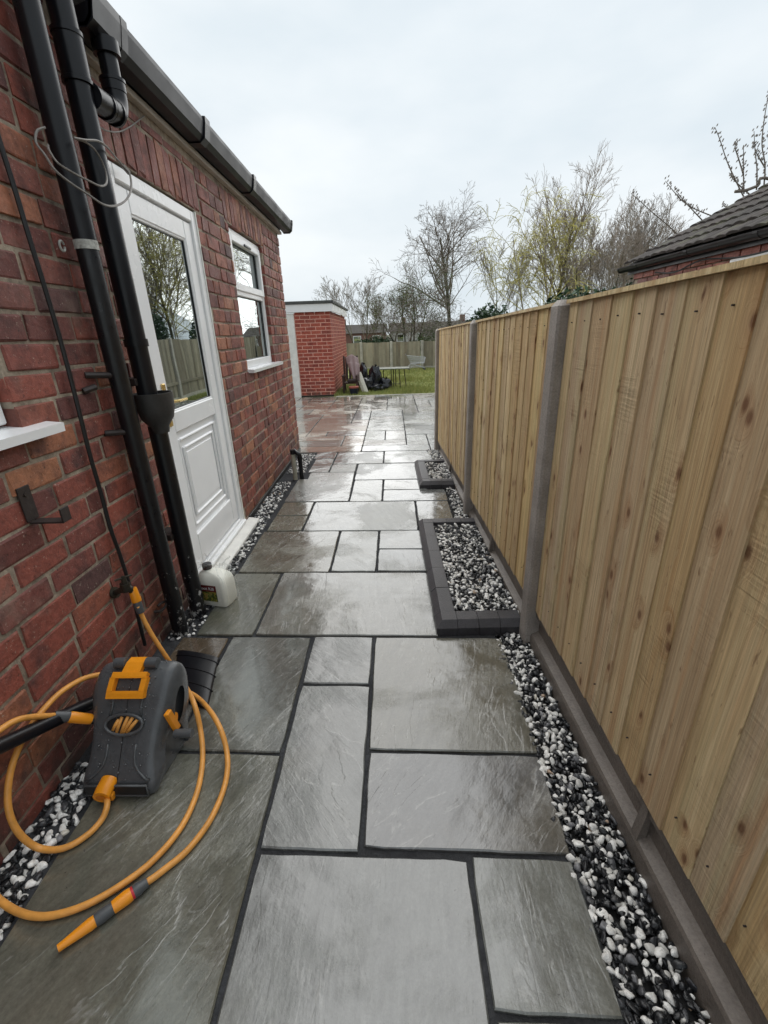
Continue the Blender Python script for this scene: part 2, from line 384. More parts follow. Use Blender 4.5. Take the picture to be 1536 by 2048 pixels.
MAT = dict(
 brick=m_brick('old_red_brick', [(0, (.13, .046, .040)), (.16, (.23, .066, .048)), (.38, (.29, .080, .054)), (.54, (.175, .056, .047)), (.70, (.32, .104, .062)), (.84, (.37, .155, .082)), (.92, (.29, .085, .056)), (1, (.095, .048, .046))]),
 mortar=m_mortar('sand_mortar', (.40, .335, .26), (.17, .135, .105)),
 brick2=m_brick('bright_red_brick', [(0, (.30, .058, .040)), (.5, (.38, .078, .048)), (.8, (.42, .095, .058)), (1, (.26, .062, .045))], (.18, .03, .025)),
 mortar2=m_mortar('pinkish_mortar', (.74, .42, .34), (.62, .33, .26)),
 slab=m_slab(), joint=m_mortar('dark_joint_compound', (.052, .054, .058), (.030, .031, .034)),
 upvc=m_simple('white_upvc', (.88, .885, .89), .24, .03, 6.), whitepaint=m_simple('old_white_paint', (.80, .79, .75), .6, .14, 12., bump=.3),
 glass=m_glass('window_glass'), seal_hollow=m_simple('black_gasket_and_hollow', (.012, .012, .013), .4, .1),
 blackpaint=m_chipped('flaking_black_paint'), blackplastic=m_simple('black_plastic', (.0065, .007, .0095), .32, .1, 20., spec=.35),
 gutter=m_simple('grey_black_gutter', (.011, .0125, .017), .42, .12, 10., spec=.3), dustyplastic=m_simple('dusty_black_plastic', (.035, .034, .033), .5, .35, 25., bump=.15),
 trim=m_simple('weathered_cream_trim', (.44, .40, .35), .6, .2, 9.), leadgrey=m_simple('pale_grey_band', (.42, .42, .39), .8, .5, 60.),
 reel=m_simple('grey_reel_plastic', (.074, .079, .084), .30, .16, 45., bump=.12), orange=m_simple('orange_plastic', (.80, .29, .012), .33, .06, 30.),
 hose=m_simple('orange_hose', (.68, .31, .065), .42, .22, 26., bump=.1), conngrey=m_simple('grey_connector', (.07, .075, .08), .4, .1), redring=m_simple('red_ring', (.5, .02, .03), .4, .05),
 gravel=m_gravel(), gravelbed=m_simple('dark_grit', (.02, .02, .021), .8, .4, 60., bump=.5), kerb=m_concrete('charcoal_block', (.058, .056, .062), .42),
 concrete=m_concrete('concrete_post', (.34, .305, .275), .65), gboard=m_concrete('concrete_gravel_board', (.175, .15, .13), .45),
 wood=m_wood('new_fence_timber', [(.25, (.49, .335, .165)), (.45, (.58, .42, .22)), (.62, (.65, .50, .28)), (.8, (.55, .37, .18))]),
 oldwood=m_wood('weathered_fence_timber', [(.3, (.20, .17, .12)), (.7, (.29, .25, .18))], (.34, .32, .25)),
 oldpost=m_concrete('pale_old_post', (.52, .50, .44), .8),
 metal=m_simple('galvanised_wire', (.45, .47, .49), .35, .1, metal=.7), iron=m_simple('rusty_black_iron', (.028, .020, .018), .55, .3, 40., bump=.4), brass=m_simple('tarnished_brass', (.05, .045, .035), .4, .3, 40., metal=.6), gold=m_simple('gold_handle', (.75, .55, .22), .25, .05, metal=.9),
 cable=m_simple('black_cable', (.010, .010, .011), .4, .1), greycable=m_simple('grey_cable', (.17, .155, .14), .5, .15),
 jug=m_simple('milky_plastic', (.93, .92, .83), .35, .03, 8.), capblack=m_simple('dark_cap', (.03, .03, .035), .4, .1), label=m_label(), bag=m_clear('clear_bag', .97, .08), textwhite=m_simple('white_print', (.8, .8, .8), .5, .02),
 roof=m_roof('brown_grey_tile', (.026, .023, .021), (.050, .040, .036)), felt=m_simple('roof_felt', (.075, .077, .075), .8, .25, 12., bump=.3),
 soil=m_simple('dark_soil', (.035, .023, .016), .9, .5, 30., bump=.6), ground=m_simple('rough_ground', (.075, .08, .035), .95, .4, 4.),
 plinth=m_simple('damp_black_plinth', (.016, .015, .015), .45, .3, 30., bump=.4),
 cloth=m_simple('pink_grey_cloth', (.40, .30, .30), .9, .12, 20.), binbag=m_simple('black_bin_bag', (.012, .013, .017), .22, .1, 9., bump=.3), darkwood=m_simple('dark_brown_wood', (.045, .022, .017), .5, .3, 30.), board=m_simple('cream_board', (.80, .77, .67), .7, .08), tub=m_simple('navy_tub', (.012, .016, .045), .4, .1), tabletop=m_simple('grey_green_tabletop', (.13, .14, .11), .55, .15),
 bark=m_bark('grey_brown_bark', (.060, .050, .042), (.12, .105, .09), (.075, .082, .040)), twig=m_bark('brown_twigs', (.155, .13, .112), (.22, .19, .16)), greytwig=m_bark('grey_twigs', (.22, .20, .18), (.30, .275, .25)), palebrown=m_bark('pale_brown_twigs', (.25, .21, .18), (.34, .29, .245)), willow=m_bark('yellow_willow_shoots', (.42, .38, .11), (.52, .47, .17)),
 leaf=m_leaf('young_leaves', (.045, .085, .022), (.12, .17, .05)), dark=m_leaf('evergreen_leaves', (.012, .032, .014), (.035, .075, .028)), grass=m_leaf('lawn_grass', (.14, .20, .045), (.42, .40, .15)),
 housewall=m_simple('distant_brick', (.19, .10, .075), .9, .15, 3.), render=m_simple('pale_render', (.55, .53, .49), .9, .08, 2.),
)

# ------------------------------------------------------------------ ground, lawn, paving
def sheet(name, x0, x1, y0, y1, z, mat, kind='structure'):
    o = MB().add([(x0, y0, z), (x1, y0, z), (x1, y1, z), (x0, y1, z)], [(0, 1, 2, 3)]).build(name, mat)
    return tag(o, kind=kind)
sheet('ground', -250, 250, -250, 250, -.075, MAT['ground'])
UA, UB = .012, -.045
def UV(u, v):                                   # paving grid -> world
    X = (u + UA*v)/(1 - UA*UB*1.0); Y = v + UB*X; return X, Y

paving = MB().add([(-3.6, -1.2, -.011), (.485, -1.2, -.011), (.485, 5.3, -.011), (2.55, 5.3, -.011), (2.55, 10.62, -.011), (-3.6, 10.62, -.011)], [(0, 1, 2, 3, 4, 5)]).build('paving', MAT['joint'])
tag(paving, kind='structure')
def slab(poly, color, rng, jt=.0066):
    P = [np.array(UV(*p)) for p in poly]; n = len(P); c = sum(P)/n
    # inset by the half joint, then rough fettled outline
    Q = []
    for i in range(n):
        a, b, d = P[i-1], P[i], P[(i+1) % n]
        e1 = (b-a)/np.linalg.norm(b-a); e2 = (d-b)/np.linalg.norm(d-b)
        n1 = np.array([-e1[1], e1[0]]); n2 = np.array([-e2[1], e2[0]])
        den = 1 + n1@n2; Q.append(b + (n1+n2)/den*(jt*rng.uniform(.88, 1.12)))
    out = []
    for i in range(n):
        a, b = Q[i], Q[(i+1) % n]; L = np.linalg.norm(b-a); k = max(3, int(L/.055)); e = (b-a)/L; nn = np.array([-e[1], e[0]])
        ph = rng.uniform(0, 9)
        out.append(a + nn*.004 + e*.004)
        for j in range(1, k):
            t = j/k; out.append(a + (b-a)*t + nn*(.0007*math.sin(ph+7*t*L/.3) + rng.uniform(-.0012, .0016)))
        out.append(b + nn*.001 - e*.004)
    m = len(out); z = rng.uniform(-.0012, .0012); tx, ty = rng.uniform(-.0035, .0035), rng.uniform(-.0035, .0035)
    def zz(p): return z + tx*(p[0]-c[0]) + ty*(p[1]-c[1])
    ctr = np.array([c[0], c[1], 0])
    top = [(*(p + (c-p)/np.linalg.norm(c-p)*.004), zz(p)) for p in out]
    mid = [(*p, zz(p)-.004) for p in out]; bot = [(*p, -.03) for p in out]
    V = [np.array(v)-ctr for v in top+mid+bot]
    F = [tuple(range(m))] + [(i, m+i, m+(i+1) % m, (i+1) % m) for i in range(m)] + [(m+i, 2*m+i, 2*m+(i+1) % m, m+(i+1) % m) for i in range(m)]
    me = new_mesh('paving_slab', V, F, MAT['slab']); o = link_mesh('paving_slab', me, paving, ctr); o.color = (*color, 1); return o
def R4(u0, u1, v0, v1): return [(u0, v0), (u1, v0), (u1, v1), (u0, v1)]
GREYS = [(.165, .170, .155), (.150, .155, .147), (.180, .183, .170), (.156, .159, .142), (.168, .172, .166)]
srng = random.Random(3)
near = [R4(-1.0, -.417, .17, 1.113), R4(-.417, .18, .17, .797), R4(.18, .467, .488, .808), R4(.18, .465, .17, .488), R4(-1.0, -.417, -1.1, .17), R4(-.417, .465, -1.1, .17),
 R4(-.417, -.12, .797, 1.445), R4(-.12, .473, .808, 1.13), R4(-.12, .488, 1.13, 1.765), R4(-.417, -.12, 1.445, 1.765), R4(-.82, -.42, 1.113, 1.76), R4(-1.0, -.82, 1.113, 1.36),
 R4(-1.01, -.712, 1.763, 2.377), R4(-.712, .20, 1.767, 2.388), R4(-1.0, -.416, 2.383, 3.0), R4(-.416, -.128, 2.39, 3.0), R4(-.128, .20, 2.393, 2.695), R4(-.128, .20, 2.695, 3.004),
 R4(-.985, -.707, 3.007, 3.306), R4(-.985, -.707, 3.306, 3.617), R4(-.707, .166, 3.004, 3.614), R4(.166, .452, 3.10, 3.614),
 [(-.99, 3.62), (-.408, 3.62), (-.42, 4.5), (-.9, 4.5), (-.895, 4.28), (-.99, 4.28)], R4(-.408, -.117, 3.616, 4.222), R4(-.117, .458, 3.616, 3.914), R4(-.117, .30, 3.914, 4.222),
 R4(-.414, .275, 4.222, 4.81), R4(-.93, -.703, 4.5, 5.055), R4(-.703, -.42, 4.5, 4.815), R4(-.70, -.128, 4.815, 5.35), R4(-.128, .47, 4.825, 5.365), R4(-.96, -.70, 5.055, 5.36)]
TINT = {0: (.128, .128, .102), 10: (.118, .122, .108), 12: (.128, .13, .105), 14: (.120, .116, .090), 13: (.165, .165, .148), 8: (.125, .122, .100), 7: (.118, .118, .116), 2: (.150, .158, .145), 18: (.15, .15, .115), 19: (.16, .155, .12)}
for i, p in enumerate(near): slab(p, TINT.get(i, GREYS[i % 5]), srng)
slab(R4(-1.07, -.825, 1.56, 1.755), (.105, .080, .055), srng)            # brown offcut by the gully
# the wide patio behind the house: random coursed pattern on the same module
U0, DU, V0, NV = -.127-11*.2865, .2865, 5.365, 17; NU = 20; DV = (10.60-V0)/NV
occ = np.zeros((NU, NV), bool)
fixed = [(9, 0, 2, 3), (11, 0, 2, 3), (8, 0, 2, 2)]
sizes = [(2, 2), (3, 2), (2, 1), (1, 2), (2, 3), (1, 1), (3, 2), (2, 2), (3, 1)]
def put(i, j, a, b):
    occ[i:i+a, j:j+b] = True
    u, v = U0+i*DU, V0+j*DV
    if u < -.5 and srng.random() < .72:
        col = srng.choice([(.27, .23, .19), (.25, .215, .18), (.29, .255, .215), (.25, .225, .195), (.30, .275, .235)])
    else: col = srng.choice(GREYS + [(.15, .135, .115), (.175, .165, .145)])
    slab(R4(u, u+a*DU, v, v+b*DV), col, srng, .006)
for j in range(NV):
    for i in range(NU):
        if occ[i, j]: continue
        ss = sizes[:]; srng.shuffle(ss)
        for a, b in ss+[(1, 1)]:
            if i+a <= NU and j+b <= NV and not occ[i:i+a, j:j+b].any(): put(i, j, a, b); break
edging = MB().box(-1.2, 2.6, 10.605, 10.66, -.05, .006, .004).build('lawn_edging', MAT['oldpost']); tag(edging, kind='structure')

LAWN_Y = 10.66
lawn = MB()
gx, gy = 46, 26; xs = np.linspace(-9, 14, gx); ys = LAWN_Y + (30-LAWN_Y)*np.linspace(0, 1, gy)**1.5
V = [(x, y, -.004+.02*mnoise.noise(Vector((x*.9, y*.9, 0)))*min(1, (y-LAWN_Y)*2)) for y in ys for x in xs]
lawn.add(V, [(j*gx+i, j*gx+i+1, (j+1)*gx+i+1, (j+1)*gx+i) for j in range(gy-1) for i in range(gx-1)])
tl = NT('lawn_turf'); pp = tl.pos(); cc = tl.ramp(tl.noise(pp, 1.6, 5, .6), [(.35, (.14, .18, .045)), (.55, (.23, .25, .07)), (.7, (.40, .36, .15))])
tl.base(tl.hsv(cc, v=tl.rng(tl.noise(pp, 40., 4), .25, .75, .6, 1.35))); tl.rough(.9); tl.bump(tl.noise(pp, 60., 3), .7, .02)
tag(lawn.build('lawn', tl.m), kind='structure')
rg = np.random.default_rng(5); n = 42000
bx = rg.uniform(-1.25, 2.4, n); by = LAWN_Y + (18.8-LAWN_Y)*rg.random(n)**1.25
hgt = rg.uniform(.02, .06, n)*(1+1.1*(np.sin(bx*3.1)+np.sin(by*2.3+1)>.9)); ang = rg.uniform(0, 6.28, n); wd = rg.uniform(.003, .007, n)
dx, dy = np.cos(ang)*wd, np.sin(ang)*wd; lx, ly = rg.normal(0, .018, n), rg.normal(0, .018, n)
Vg = np.stack([np.stack([bx-dx, by-dy, np.full(n, -.01)], 1), np.stack([bx+dx, by+dy, np.full(n, -.01)], 1), np.stack([bx+lx, by+ly, hgt], 1)], 1).reshape(-1, 3)
go = link_mesh('lawn_grass', np_mesh('lawn_grass', Vg, np.arange(3*n).reshape(-1, 3), MAT['grass'])); tag(go, 'rough green grass blades of the back lawn', 'grass', kind='stuff')

# ------------------------------------------------------------------ pebbles
def ico_template():
    t = (1+5**.5)/2
    V = [(-1,t,0),(1,t,0),(-1,-t,0),(1,-t,0),(0,-1,t),(0,1,t),(0,-1,-t),(0,1,-t),(t,0,-1),(t,0,1),(-t,0,-1),(-t,0,1)]
    F = [(0,11,5),(0,5,1),(0,1,7),(0,7,10),(0,10,11),(1,5,9),(5,11,4),(11,10,2),(10,7,6),(7,1,8),(3,9,4),(3,4,2),(3,2,6),(3,6,8),(3,8,9),(4,9,5),(2,4,11),(6,2,10),(8,6,7),(9,8,1)]
    V = [np.array(v)/np.linalg.norm(v) for v in V]; cache = {}; F2 = []
    def mid(a, b):
        k = (min(a, b), max(a, b))
        if k not in cache:
            p = V[a]+V[b]; V.append(p/np.linalg.norm(p)); cache[k] = len(V)-1
        return cache[k]
    for a, b, c in F:
        x, y, z = mid(a, b), mid(b, c), mid(c, a); F2 += [(a, x, z), (b, y, x), (c, z, y), (x, y, z)]
    return np.array(V), np.array(F2)
IV, IF = ico_template()
def pebbles(name, label, polys, size, dens, seed, ztop, two=True):
    r = np.random.default_rng(seed); VV = []; FF = []; k = 0
    for (x0, x1, y0, y1, fn) in polys:
        A = (x1-x0)*(y1-y0); cell = size*.92
        nx, ny = max(1, int((x1-x0)/cell)), max(1, int((y1-y0)/cell))
        for layer in ((0, 1) if two else (1,)):
            for i in range(nx):
                for j in range(ny):
                    x = x0+(i+.5+r.uniform(-.45, .45))*(x1-x0)/nx; y = y0+(j+.5+r.uniform(-.45, .45))*(y1-y0)/ny
                    if fn and not fn(x, y): continue
                    if layer == 1 and r.random() > dens: continue
                    s_ = size*r.uniform(.38, .86); sc3 = s_*np.array([r.uniform(.75, 1.35), r.uniform(.6, 1.), r.uniform(.45, .8)])
                    # angular chips: random cutting planes
                    P = IV.copy()
                    for _ in range(7):
                        d = r.normal(size=3); d /= np.linalg.norm(d); h = r.uniform(.40, .78); q = P@d; P = P - np.outer(np.maximum(q-h, 0), d)
                    P = P*sc3
                    a, b, c = r.uniform(0, 6.28), r.normal(0, .5), r.normal(0, .5)
                    Rz = np.array([[math.cos(a), -math.sin(a), 0], [math.sin(a), math.cos(a), 0], [0, 0, 1]])
                    Rx = np.array([[1, 0, 0], [0, math.cos(b), -math.sin(b)], [0, math.sin(b), math.cos(b)]])
                    Ry = np.array([[math.cos(c), 0, math.sin(c)], [0, 1, 0], [-math.sin(c), 0, math.cos(c)]])
                    P = P@(Rz@Rx@Ry).T + np.array([x, y, ztop - (.55 if layer else 1.15)*size*.6 + r.uniform(-.004, .005)])
                    VV.append(P); FF.append(IF+k); k += len(P)
    me = np_mesh(name, np.concatenate(VV), np.concatenate(FF), MAT['gravel'])
    o = link_mesh(name, me); return tag(o, label, 'gravel', kind='stuff')
sheet('gravel_bed', .44, .70, -1.2, 5.36, -.036, MAT['gravelbed']); sheet('gravel_bed', -1.15, -.96, -1.2, 5.5, -.036, MAT['gravelbed'])
EDGE = lambda y: .464+.014*y
RX = lambda x, y: (x > EDGE(y)-.004 or (x > EDGE(y)-.022 and RNG.random() < .05)) and x < .655-.0115*y-.012
pebbles('gravel_strip', 'black and white gravel between the nearest slabs and the concrete gravel board', [(.44, .66, -.3, 1.765, RX)], .0192, .97, 11, .004)
pebbles('gravel_patch', 'small black and white gravel patch between the two raised beds', [(.48, .64, 3.10, 3.93, RX)], .021, .97, 12, .004)
pebbles('gravel_patch', 'black and white gravel beyond the far raised bed at the last fence post', [(.44, .64, 4.74, 5.36, lambda x, y: x > .49-.1*max(0, y-5.0) and x < .60)], .021, .97, 13, .004)
pebbles('gravel_strip', 'black and white gravel along the house wall below the hose reel', [(-1.128, -1.0, -.3, 1.12, None)], .0225, .9, 14, .002)
pebbles('gravel_strip', 'black and white gravel along the wall past the white door', [(-1.125, -.985, 1.78, 4.27, lambda x, y: x < -.99 and (x > -1.05 or y < 2.12 or y > 3.32) and (y > 2.1 or RNG.random() < .4))], .021, .95, 15, .0)
pebbles('gravel_patch', 'black and white gravel around the waste pipes at the house corner', [(-1.10, -.90, 4.55, 5.35, lambda x, y: x < -.92+.02*(y-4.5))], .021, .95, 16, .0)

# ------------------------------------------------------------------ raised beds with chamfered kerb blocks
def kerb_bed(label, glabel, x0, x1, y0, y1, fx, seed):
    r = random.Random(seed); H = .062; W = .102
    o = thing('raised_bed', (x0, y0, 0), label, 'raised bed', 'raised gravel beds along the fence')
    def blk(c, L, along, front, corner=0):
        # profile across the block: outer side chamfered
        ch = .030; prof = [(0, -.02), (W-.001, -.02), (W-.001, H-.003), (W-.004, H), (ch, H), (0, H-ch)]
        V = []
        e = .0012
        for t in (0+e, L-e):
            V.append([(a, t, b) for a, b in prof])
        m = MB(); m.loft(V)
        P = np.array(m.V)
        if along == 'y': W_ = np.stack([c[0]+P[:, 0], c[1]+P[:, 1], P[:, 2]], 1)
        elif front: W_ = np.stack([c[0]+P[:, 1], c[1]+P[:, 0], P[:, 2]], 1)
        else: W_ = np.stack([c[0]+P[:, 1], c[1]-P[:, 0], P[:, 2]], 1)
        F = m.F if along == 'y' else ([f[::-1] for f in m.F] if front else m.F)
        z = r.uniform(-.0015, .0015); W_[:, 2] += z
        mm = MB().add(W_, F).build('kerb_block', MAT['kerb'], o)
    def corner(cx, cy, sy):
        ch = .030
        b = [(0, 0, -.02), (W, 0, -.02), (W, W, -.02), (0, W, -.02)]; s1 = [(0, 0, H-ch), (W, 0, H-ch), (W, W, H), (0, W, H-ch)]
        V = [(0, 0, -.02), (W, 0, -.02), (W, W, -.02), (0, W, -.02), (0, 0, H-ch), (W, 0, H-ch), (0, W, H-ch), (ch, ch, H), (W, ch, H), (W, W, H), (ch, W, H)]
        F = [(3, 2, 1, 0), (0, 1, 5, 4), (1, 2, 9, 8, 5), (2, 3, 6, 10, 9), (3, 0, 4, 6), (4, 5, 8, 7), (4, 7, 10, 6), (7, 8, 9, 10)]
        V = [(cx+a*.988+.0006, cy+sy*(b_*.988+.0006), z) for a, b_, z in V]
        if sy < 0: F = [f[::-1] for f in F]
        MB().add(V, F).build('kerb_block', MAT['kerb'], o)
    corner(x0, y0, 1); corner(x0, y1, -1)
    L = (y1-y0-2*W); k = max(1, round(L/.205)); 
    for i in range(k): blk((x0, y0+W+i*L/k), L/k, 'y', True)
    for yy, fr in ((y0, True), (y1, False)):
        L2 = x1-x0-W; k2 = round(L2/.104)
        for i in range(k2): blk((x0+W+i*L2/k2, yy), L2/k2, 'x', fr)
    sheet('gravel_bed', x0+W, fx+.02, y0+W, y1-W, .006, MAT['gravelbed'])
    pebbles('gravel_infill', glabel, [(x0+W+.004, fx, y0+W+.004, y1-W-.004, lambda x, y: x < .655-.0115*y-.012)], .0205, .97, seed, .047)
kerb_bed('long raised bed of charcoal chamfered kerb blocks in front of the fence', 'black and white gravel filling the longer, nearer raised bed', .203, .612, 1.772, 3.085, .635, 21)
kerb_bed('short far raised bed of charcoal kerb blocks by the far fence panel', 'black and white gravel filling the shorter, farther raised bed', .272, .590, 3.92, 4.73, .615, 22)

# ------------------------------------------------------------------ new timber fence
XF = lambda y: .655-.0115*y
ZT = lambda y: 1.462-.0193*y
ZB = lambda y: .208-.017*y
fence = thing('timber_fence', (.66, 1.7, 0), 'new pale feather-edge timber fence with concrete posts along the right of the path', 'fence')
frng = random.Random(17)
POSTS = [-.32, 1.735, 3.305, 5.385]; PW = .043
def fpost(yc):
    x0, x1 = XF(yc)-.037, XF(yc)+.06; y0, y1 = yc-PW, yc+PW; zt = ZT(yc)+.016; c = .008
    ring = lambda z, k: [(x0+c+k, y0+k, z), (x1-k, y0+k, z), (x1-k, y1-k, z), (x0+c+k, y1-k, z), (x0+k, y1-c-k, z), (x0+k, y0+c+k, z)]
    MB().loft([ring(-.12, 0), ring(zt-.02, 0), ring(zt, .014)]).build('post', MAT['concrete'], fence)
for y in POSTS: fpost(y)
for a, b in zip(POSTS[:-1], POSTS[1:]):
    y0, y1 = a+PW+.002, b-PW-.002; y = y0; i = 0
    while y < y1-.02:
        w_ = frng.uniform(.098, .122); e = min(y+w_+.014, y1)
        t1, t0 = .0055, .0045                     # thick edge nearer the house end overlaps the next board
        ox = frng.uniform(-.0015, .0015); bow = frng.uniform(-.002, .002)
        V = []; nz_ = 5
        for k in range(nz_):
            t = k/(nz_-1); s_ = bow*math.sin(t*math.pi)
            za, zb_ = ZB(y)+(ZT(y)-ZB(y))*t, ZB(e)+(ZT(e)-ZB(e))*t
            if t == 0: dz = frng.uniform(-.003, .003); za += dz; zb_ += dz
            xa, xb = XF(y)+ox+s_, XF(e)+ox+s_
            V += [(xa-t1, y, za), (xb-t0+.004, e, zb_), (xb+.008, e, zb_), (xa+.008, y, za)]
        F = [(k*4+j, (k+1)*4+j, (k+1)*4+(j+1) % 4, k*4+(j+1) % 4) for k in range(nz_-1) for j in range(4)] + [(0, 1, 2, 3), (nz_*4-1, nz_*4-2, nz_*4-3, nz_*4-4)]
        ctr = np.array([XF(y), y, 0]); me = new_mesh('board', np.array(V)-ctr, F, MAT['wood']); o = link_mesh('board', me, fence, ctr)
        y += w_; i += 1
    nl = MB(); yy = y0+.03
    while yy < y1-.02:
        for zz in (.10, 1.19):
            z_ = ZB(yy)+zz+frng.uniform(-.006, .006); y_ = yy+frng.uniform(-.008, .008); nl.tube([(XF(y_)-.0075, y_, z_), (XF(y_)-.002, y_, z_)], .0021, 6)
        yy += .105
    tag(nl.build('nail_heads', MAT['iron'], fence), kind='stuff')
    # capping rail, rear arris rails, concrete gravel board with its clip
    m = MB(); P = lambda yy, dx, dz, f: (XF(yy)+dx, yy, f(yy)+dz)
    def bar(dx0, dx1, dz0, dz1, f, ya=y0, yb=y1):
        mm = MB(); mm.loft([[(XF(yy)+dx0, yy, f(yy)+dz0), (XF(yy)+dx1, yy, f(yy)+dz0), (XF(yy)+dx1, yy, f(yy)+dz1), (XF(yy)+dx0, yy, f(yy)+dz1)] for yy in (ya, yb)]); return mm
    bar(-.014, .030, .001, .013, ZT).build('capping', MAT['wood'], fence)
    for zz in (.2, .62, 1.05):
        bar(.010, .045, zz, zz+.06, ZB).build('rail', MAT['wood'], fence)
    gb = MB(); prof = [(.034, -.14), (-.006, -.14), (-.010, .070), (-.006, .082), (.012, .090), (.024, .098), (.026, .150), (.010, .172), (.006, .176), (.004, .204), (.034, .204)]
    ring = lambda yy: [(XF(yy)+px, yy, pz - .017*yy) for px, pz in prof]
    gb.loft([ring(y0+(y1-y0)*k/6) for k in range(7)]).build('gravel_board', MAT['gboard'], fence)
    yc = {0: .80, 1: 2.55, 2: 4.36}[POSTS.index(a)]
    MB().prism_y([(XF(yc)-.008, -.04), (XF(yc)-.008, .085-.017*yc), (XF(yc)+.001, .17-.017*yc), (XF(yc)+.001, .198-.017*yc), (XF(yc)+.016, .198-.017*yc), (XF(yc)+.016, -.04)], yc-.014, yc+.014).build('stiffener', MAT['gboard'], fence)

# ------------------------------------------------------------------ the house
WX = -1.133
house = thing('brick_house', (WX, 3.3, 0), 'old red brick house wall with white door and window on the left', 'house')
CH, C0 = .0884, .038
OPEN = [(2.235, 3.185, -.2, 2.072), (3.80, 4.75, 1.105, 2.135), (-.6, 1.365, 1.125, 2.6)]      # door, kitchen window, near window
SOLD = [(2.16, 3.26, 2.072, 2.288), (3.74, 4.81, 2.135, 2.352)]
Y_END, Z_EXT, Y_MAIN, Z_MAIN = 5.545, 2.375, 2.075, 3.1
brng = random.Random(23); bricks = []                    # (y0,y1,z0,z1)
for i in range(-1, 36):
    z0, z1 = C0+i*CH, C0+(i+1)*CH
    zc0, zc1 = z0+.0055, z1-.0055
    ytop = Y_END if zc1 <= Z_EXT+.02 else Y_MAIN
    if zc1 > Z_MAIN: break
    y = -1.0 - (0, .115, .06, .17)[i % 4] + brng.uniform(-.02, .02); k = i % 2
    hdr_next = k == 0
    while y < ytop:
        if y > 2.9: L = (.222 if not hdr_next else .105); hdr_next = not hdr_next
        else: L = .222 if brng.random() < .88 else .105
        L *= brng.uniform(.97, 1.03)
        if y > 5.3 and ytop-y < L+.12: L = ytop-y if ytop-y < .2 else (ytop-y)/2-.005
        iv = [(y, min(y+L, ytop), zc0, min(zc1, Z_EXT-.002 if y+L > Y_MAIN+.05 else 9))]
        for (a, b, c, d) in OPEN+SOLD:
            nv = []
            for (p, q, s_, t_) in iv:
                if q <= a or p >= b or t_ <= c+.004 or s_ >= d-.004: nv.append((p, q, s_, t_)); continue
                if p < a-.028: nv.append((p, a-.0005 if (a, b, c, d) in OPEN else a-.008, s_, t_))
                if q > b+.028: nv.append((b+.0005 if (a, b, c, d) in OPEN else b+.008, q, s_, t_))
                p2, q2 = max(p, a), min(q, b)
                if q2-p2 > .03:
                    if c-s_ > .03: nv.append((p2, q2, s_, c-.006))
                    if t_-d > .03: nv.append((p2, q2, d+.008, t_))
            iv = nv
        bricks += [v for v in iv if v[1]-v[0] > .02 and v[3]-v[2] > .015]
        y += L + .0115
for (a, b, c, d) in SOLD:
    y = a+.004
    while y < b-.03:
        L = .0735*brng.uniform(.96, 1.04); bricks.append((y, min(y+L, b-.002), c+.007, d-.004)); y += L+.0105
UNIT = []
for s_ in range(6):
    V, F = cbox(.10, .222, .077, .0035 + .0012*(s_ % 3)); V = np.array(V)
    rr = random.Random(s_); V = V + np.array([[rr.uniform(-.0028, .0028) for _ in range(3)] for _ in V])
    V = V/np.array([.10, .222, .077]); UNIT.append((V, F, new_mesh('brick', V, F, MAT['brick'])))
def seen(y, z):
    d = np.array([WX, y, z])-CP; dz = d@AF
    if dz < .1: return 0
    x, yy = 768+FPX*(d@AR)/dz, 1024-FPX*(d@AU)/dz
    return 1/(d@d) if -60 < x < 1600 and -40 < yy < 2090 else 0
bricks.sort(key=lambda b: -seen((b[0]+b[1])/2, (b[2]+b[3])/2)*(b[1]-b[0]))
rest = MB()
for i, (y0, y1, z0, z1) in enumerate(bricks):
    V, F, me = UNIT[brng.randrange(6)]; proud = brng.uniform(-.0022, .0022)
    c = np.array([WX-.05+proud, (y0+y1)/2, (z0+z1)/2]); sc3 = np.array([.10, y1-y0, z1-z0])
    rot = (brng.uniform(-.006, .006), 0, brng.uniform(-.008, .008))
    if i < 300:
        o = link_mesh('brick', me, house, c); o.scale = sc3; o.rotation_euler = rot
    else: rest.add(V*sc3+c, F)
tag(rest.build('brick_courses', MAT['brick'], house), kind='stuff')
# mortar bed behind the bricks, with the openings left free
def wall_holes(mb, x0, x1, ya, yb, za, zb, holes):
    ysn = sorted({ya, yb, *[min(max(h[i], ya), yb) for h in holes for i in (0, 1)]}); zsn = sorted({za, zb, *[min(max(h[i], za), zb) for h in holes for i in (2, 3)]})
    for a, b in zip(ysn[:-1], ysn[1:]):
        for c, d in zip(zsn[:-1], zsn[1:]):
            m_, n_ = (a+b)/2, (c+d)/2
            if any(h[0] < m_ < h[1] and h[2] < n_ < h[3] for h in holes): continue
            mb.box(x0, x1, a, b, c, d)
mw = MB(); hh = [(a-.003, b+.003, c-.003, d+.003) for a, b, c, d in OPEN]
wall_holes(mw, WX-.24, WX-.0050, -1.3, Y_MAIN, -.10, 3.12, hh); wall_holes(mw, WX-.24, WX-.0050, Y_MAIN, Y_END-.004, -.10, Z_EXT, hh)
mw.build('mortar', MAT['mortar'], house)
MB().box(-4.6, WX-.15, Y_END-.2, Y_END-.006, -.1, Z_EXT).build('rear_wall', MAT['mortar'], house)
MB().box(WX-.02, WX+.006, 3.28, 5.552, -.08, .035, .003).build('plinth', MAT['plinth'], house)
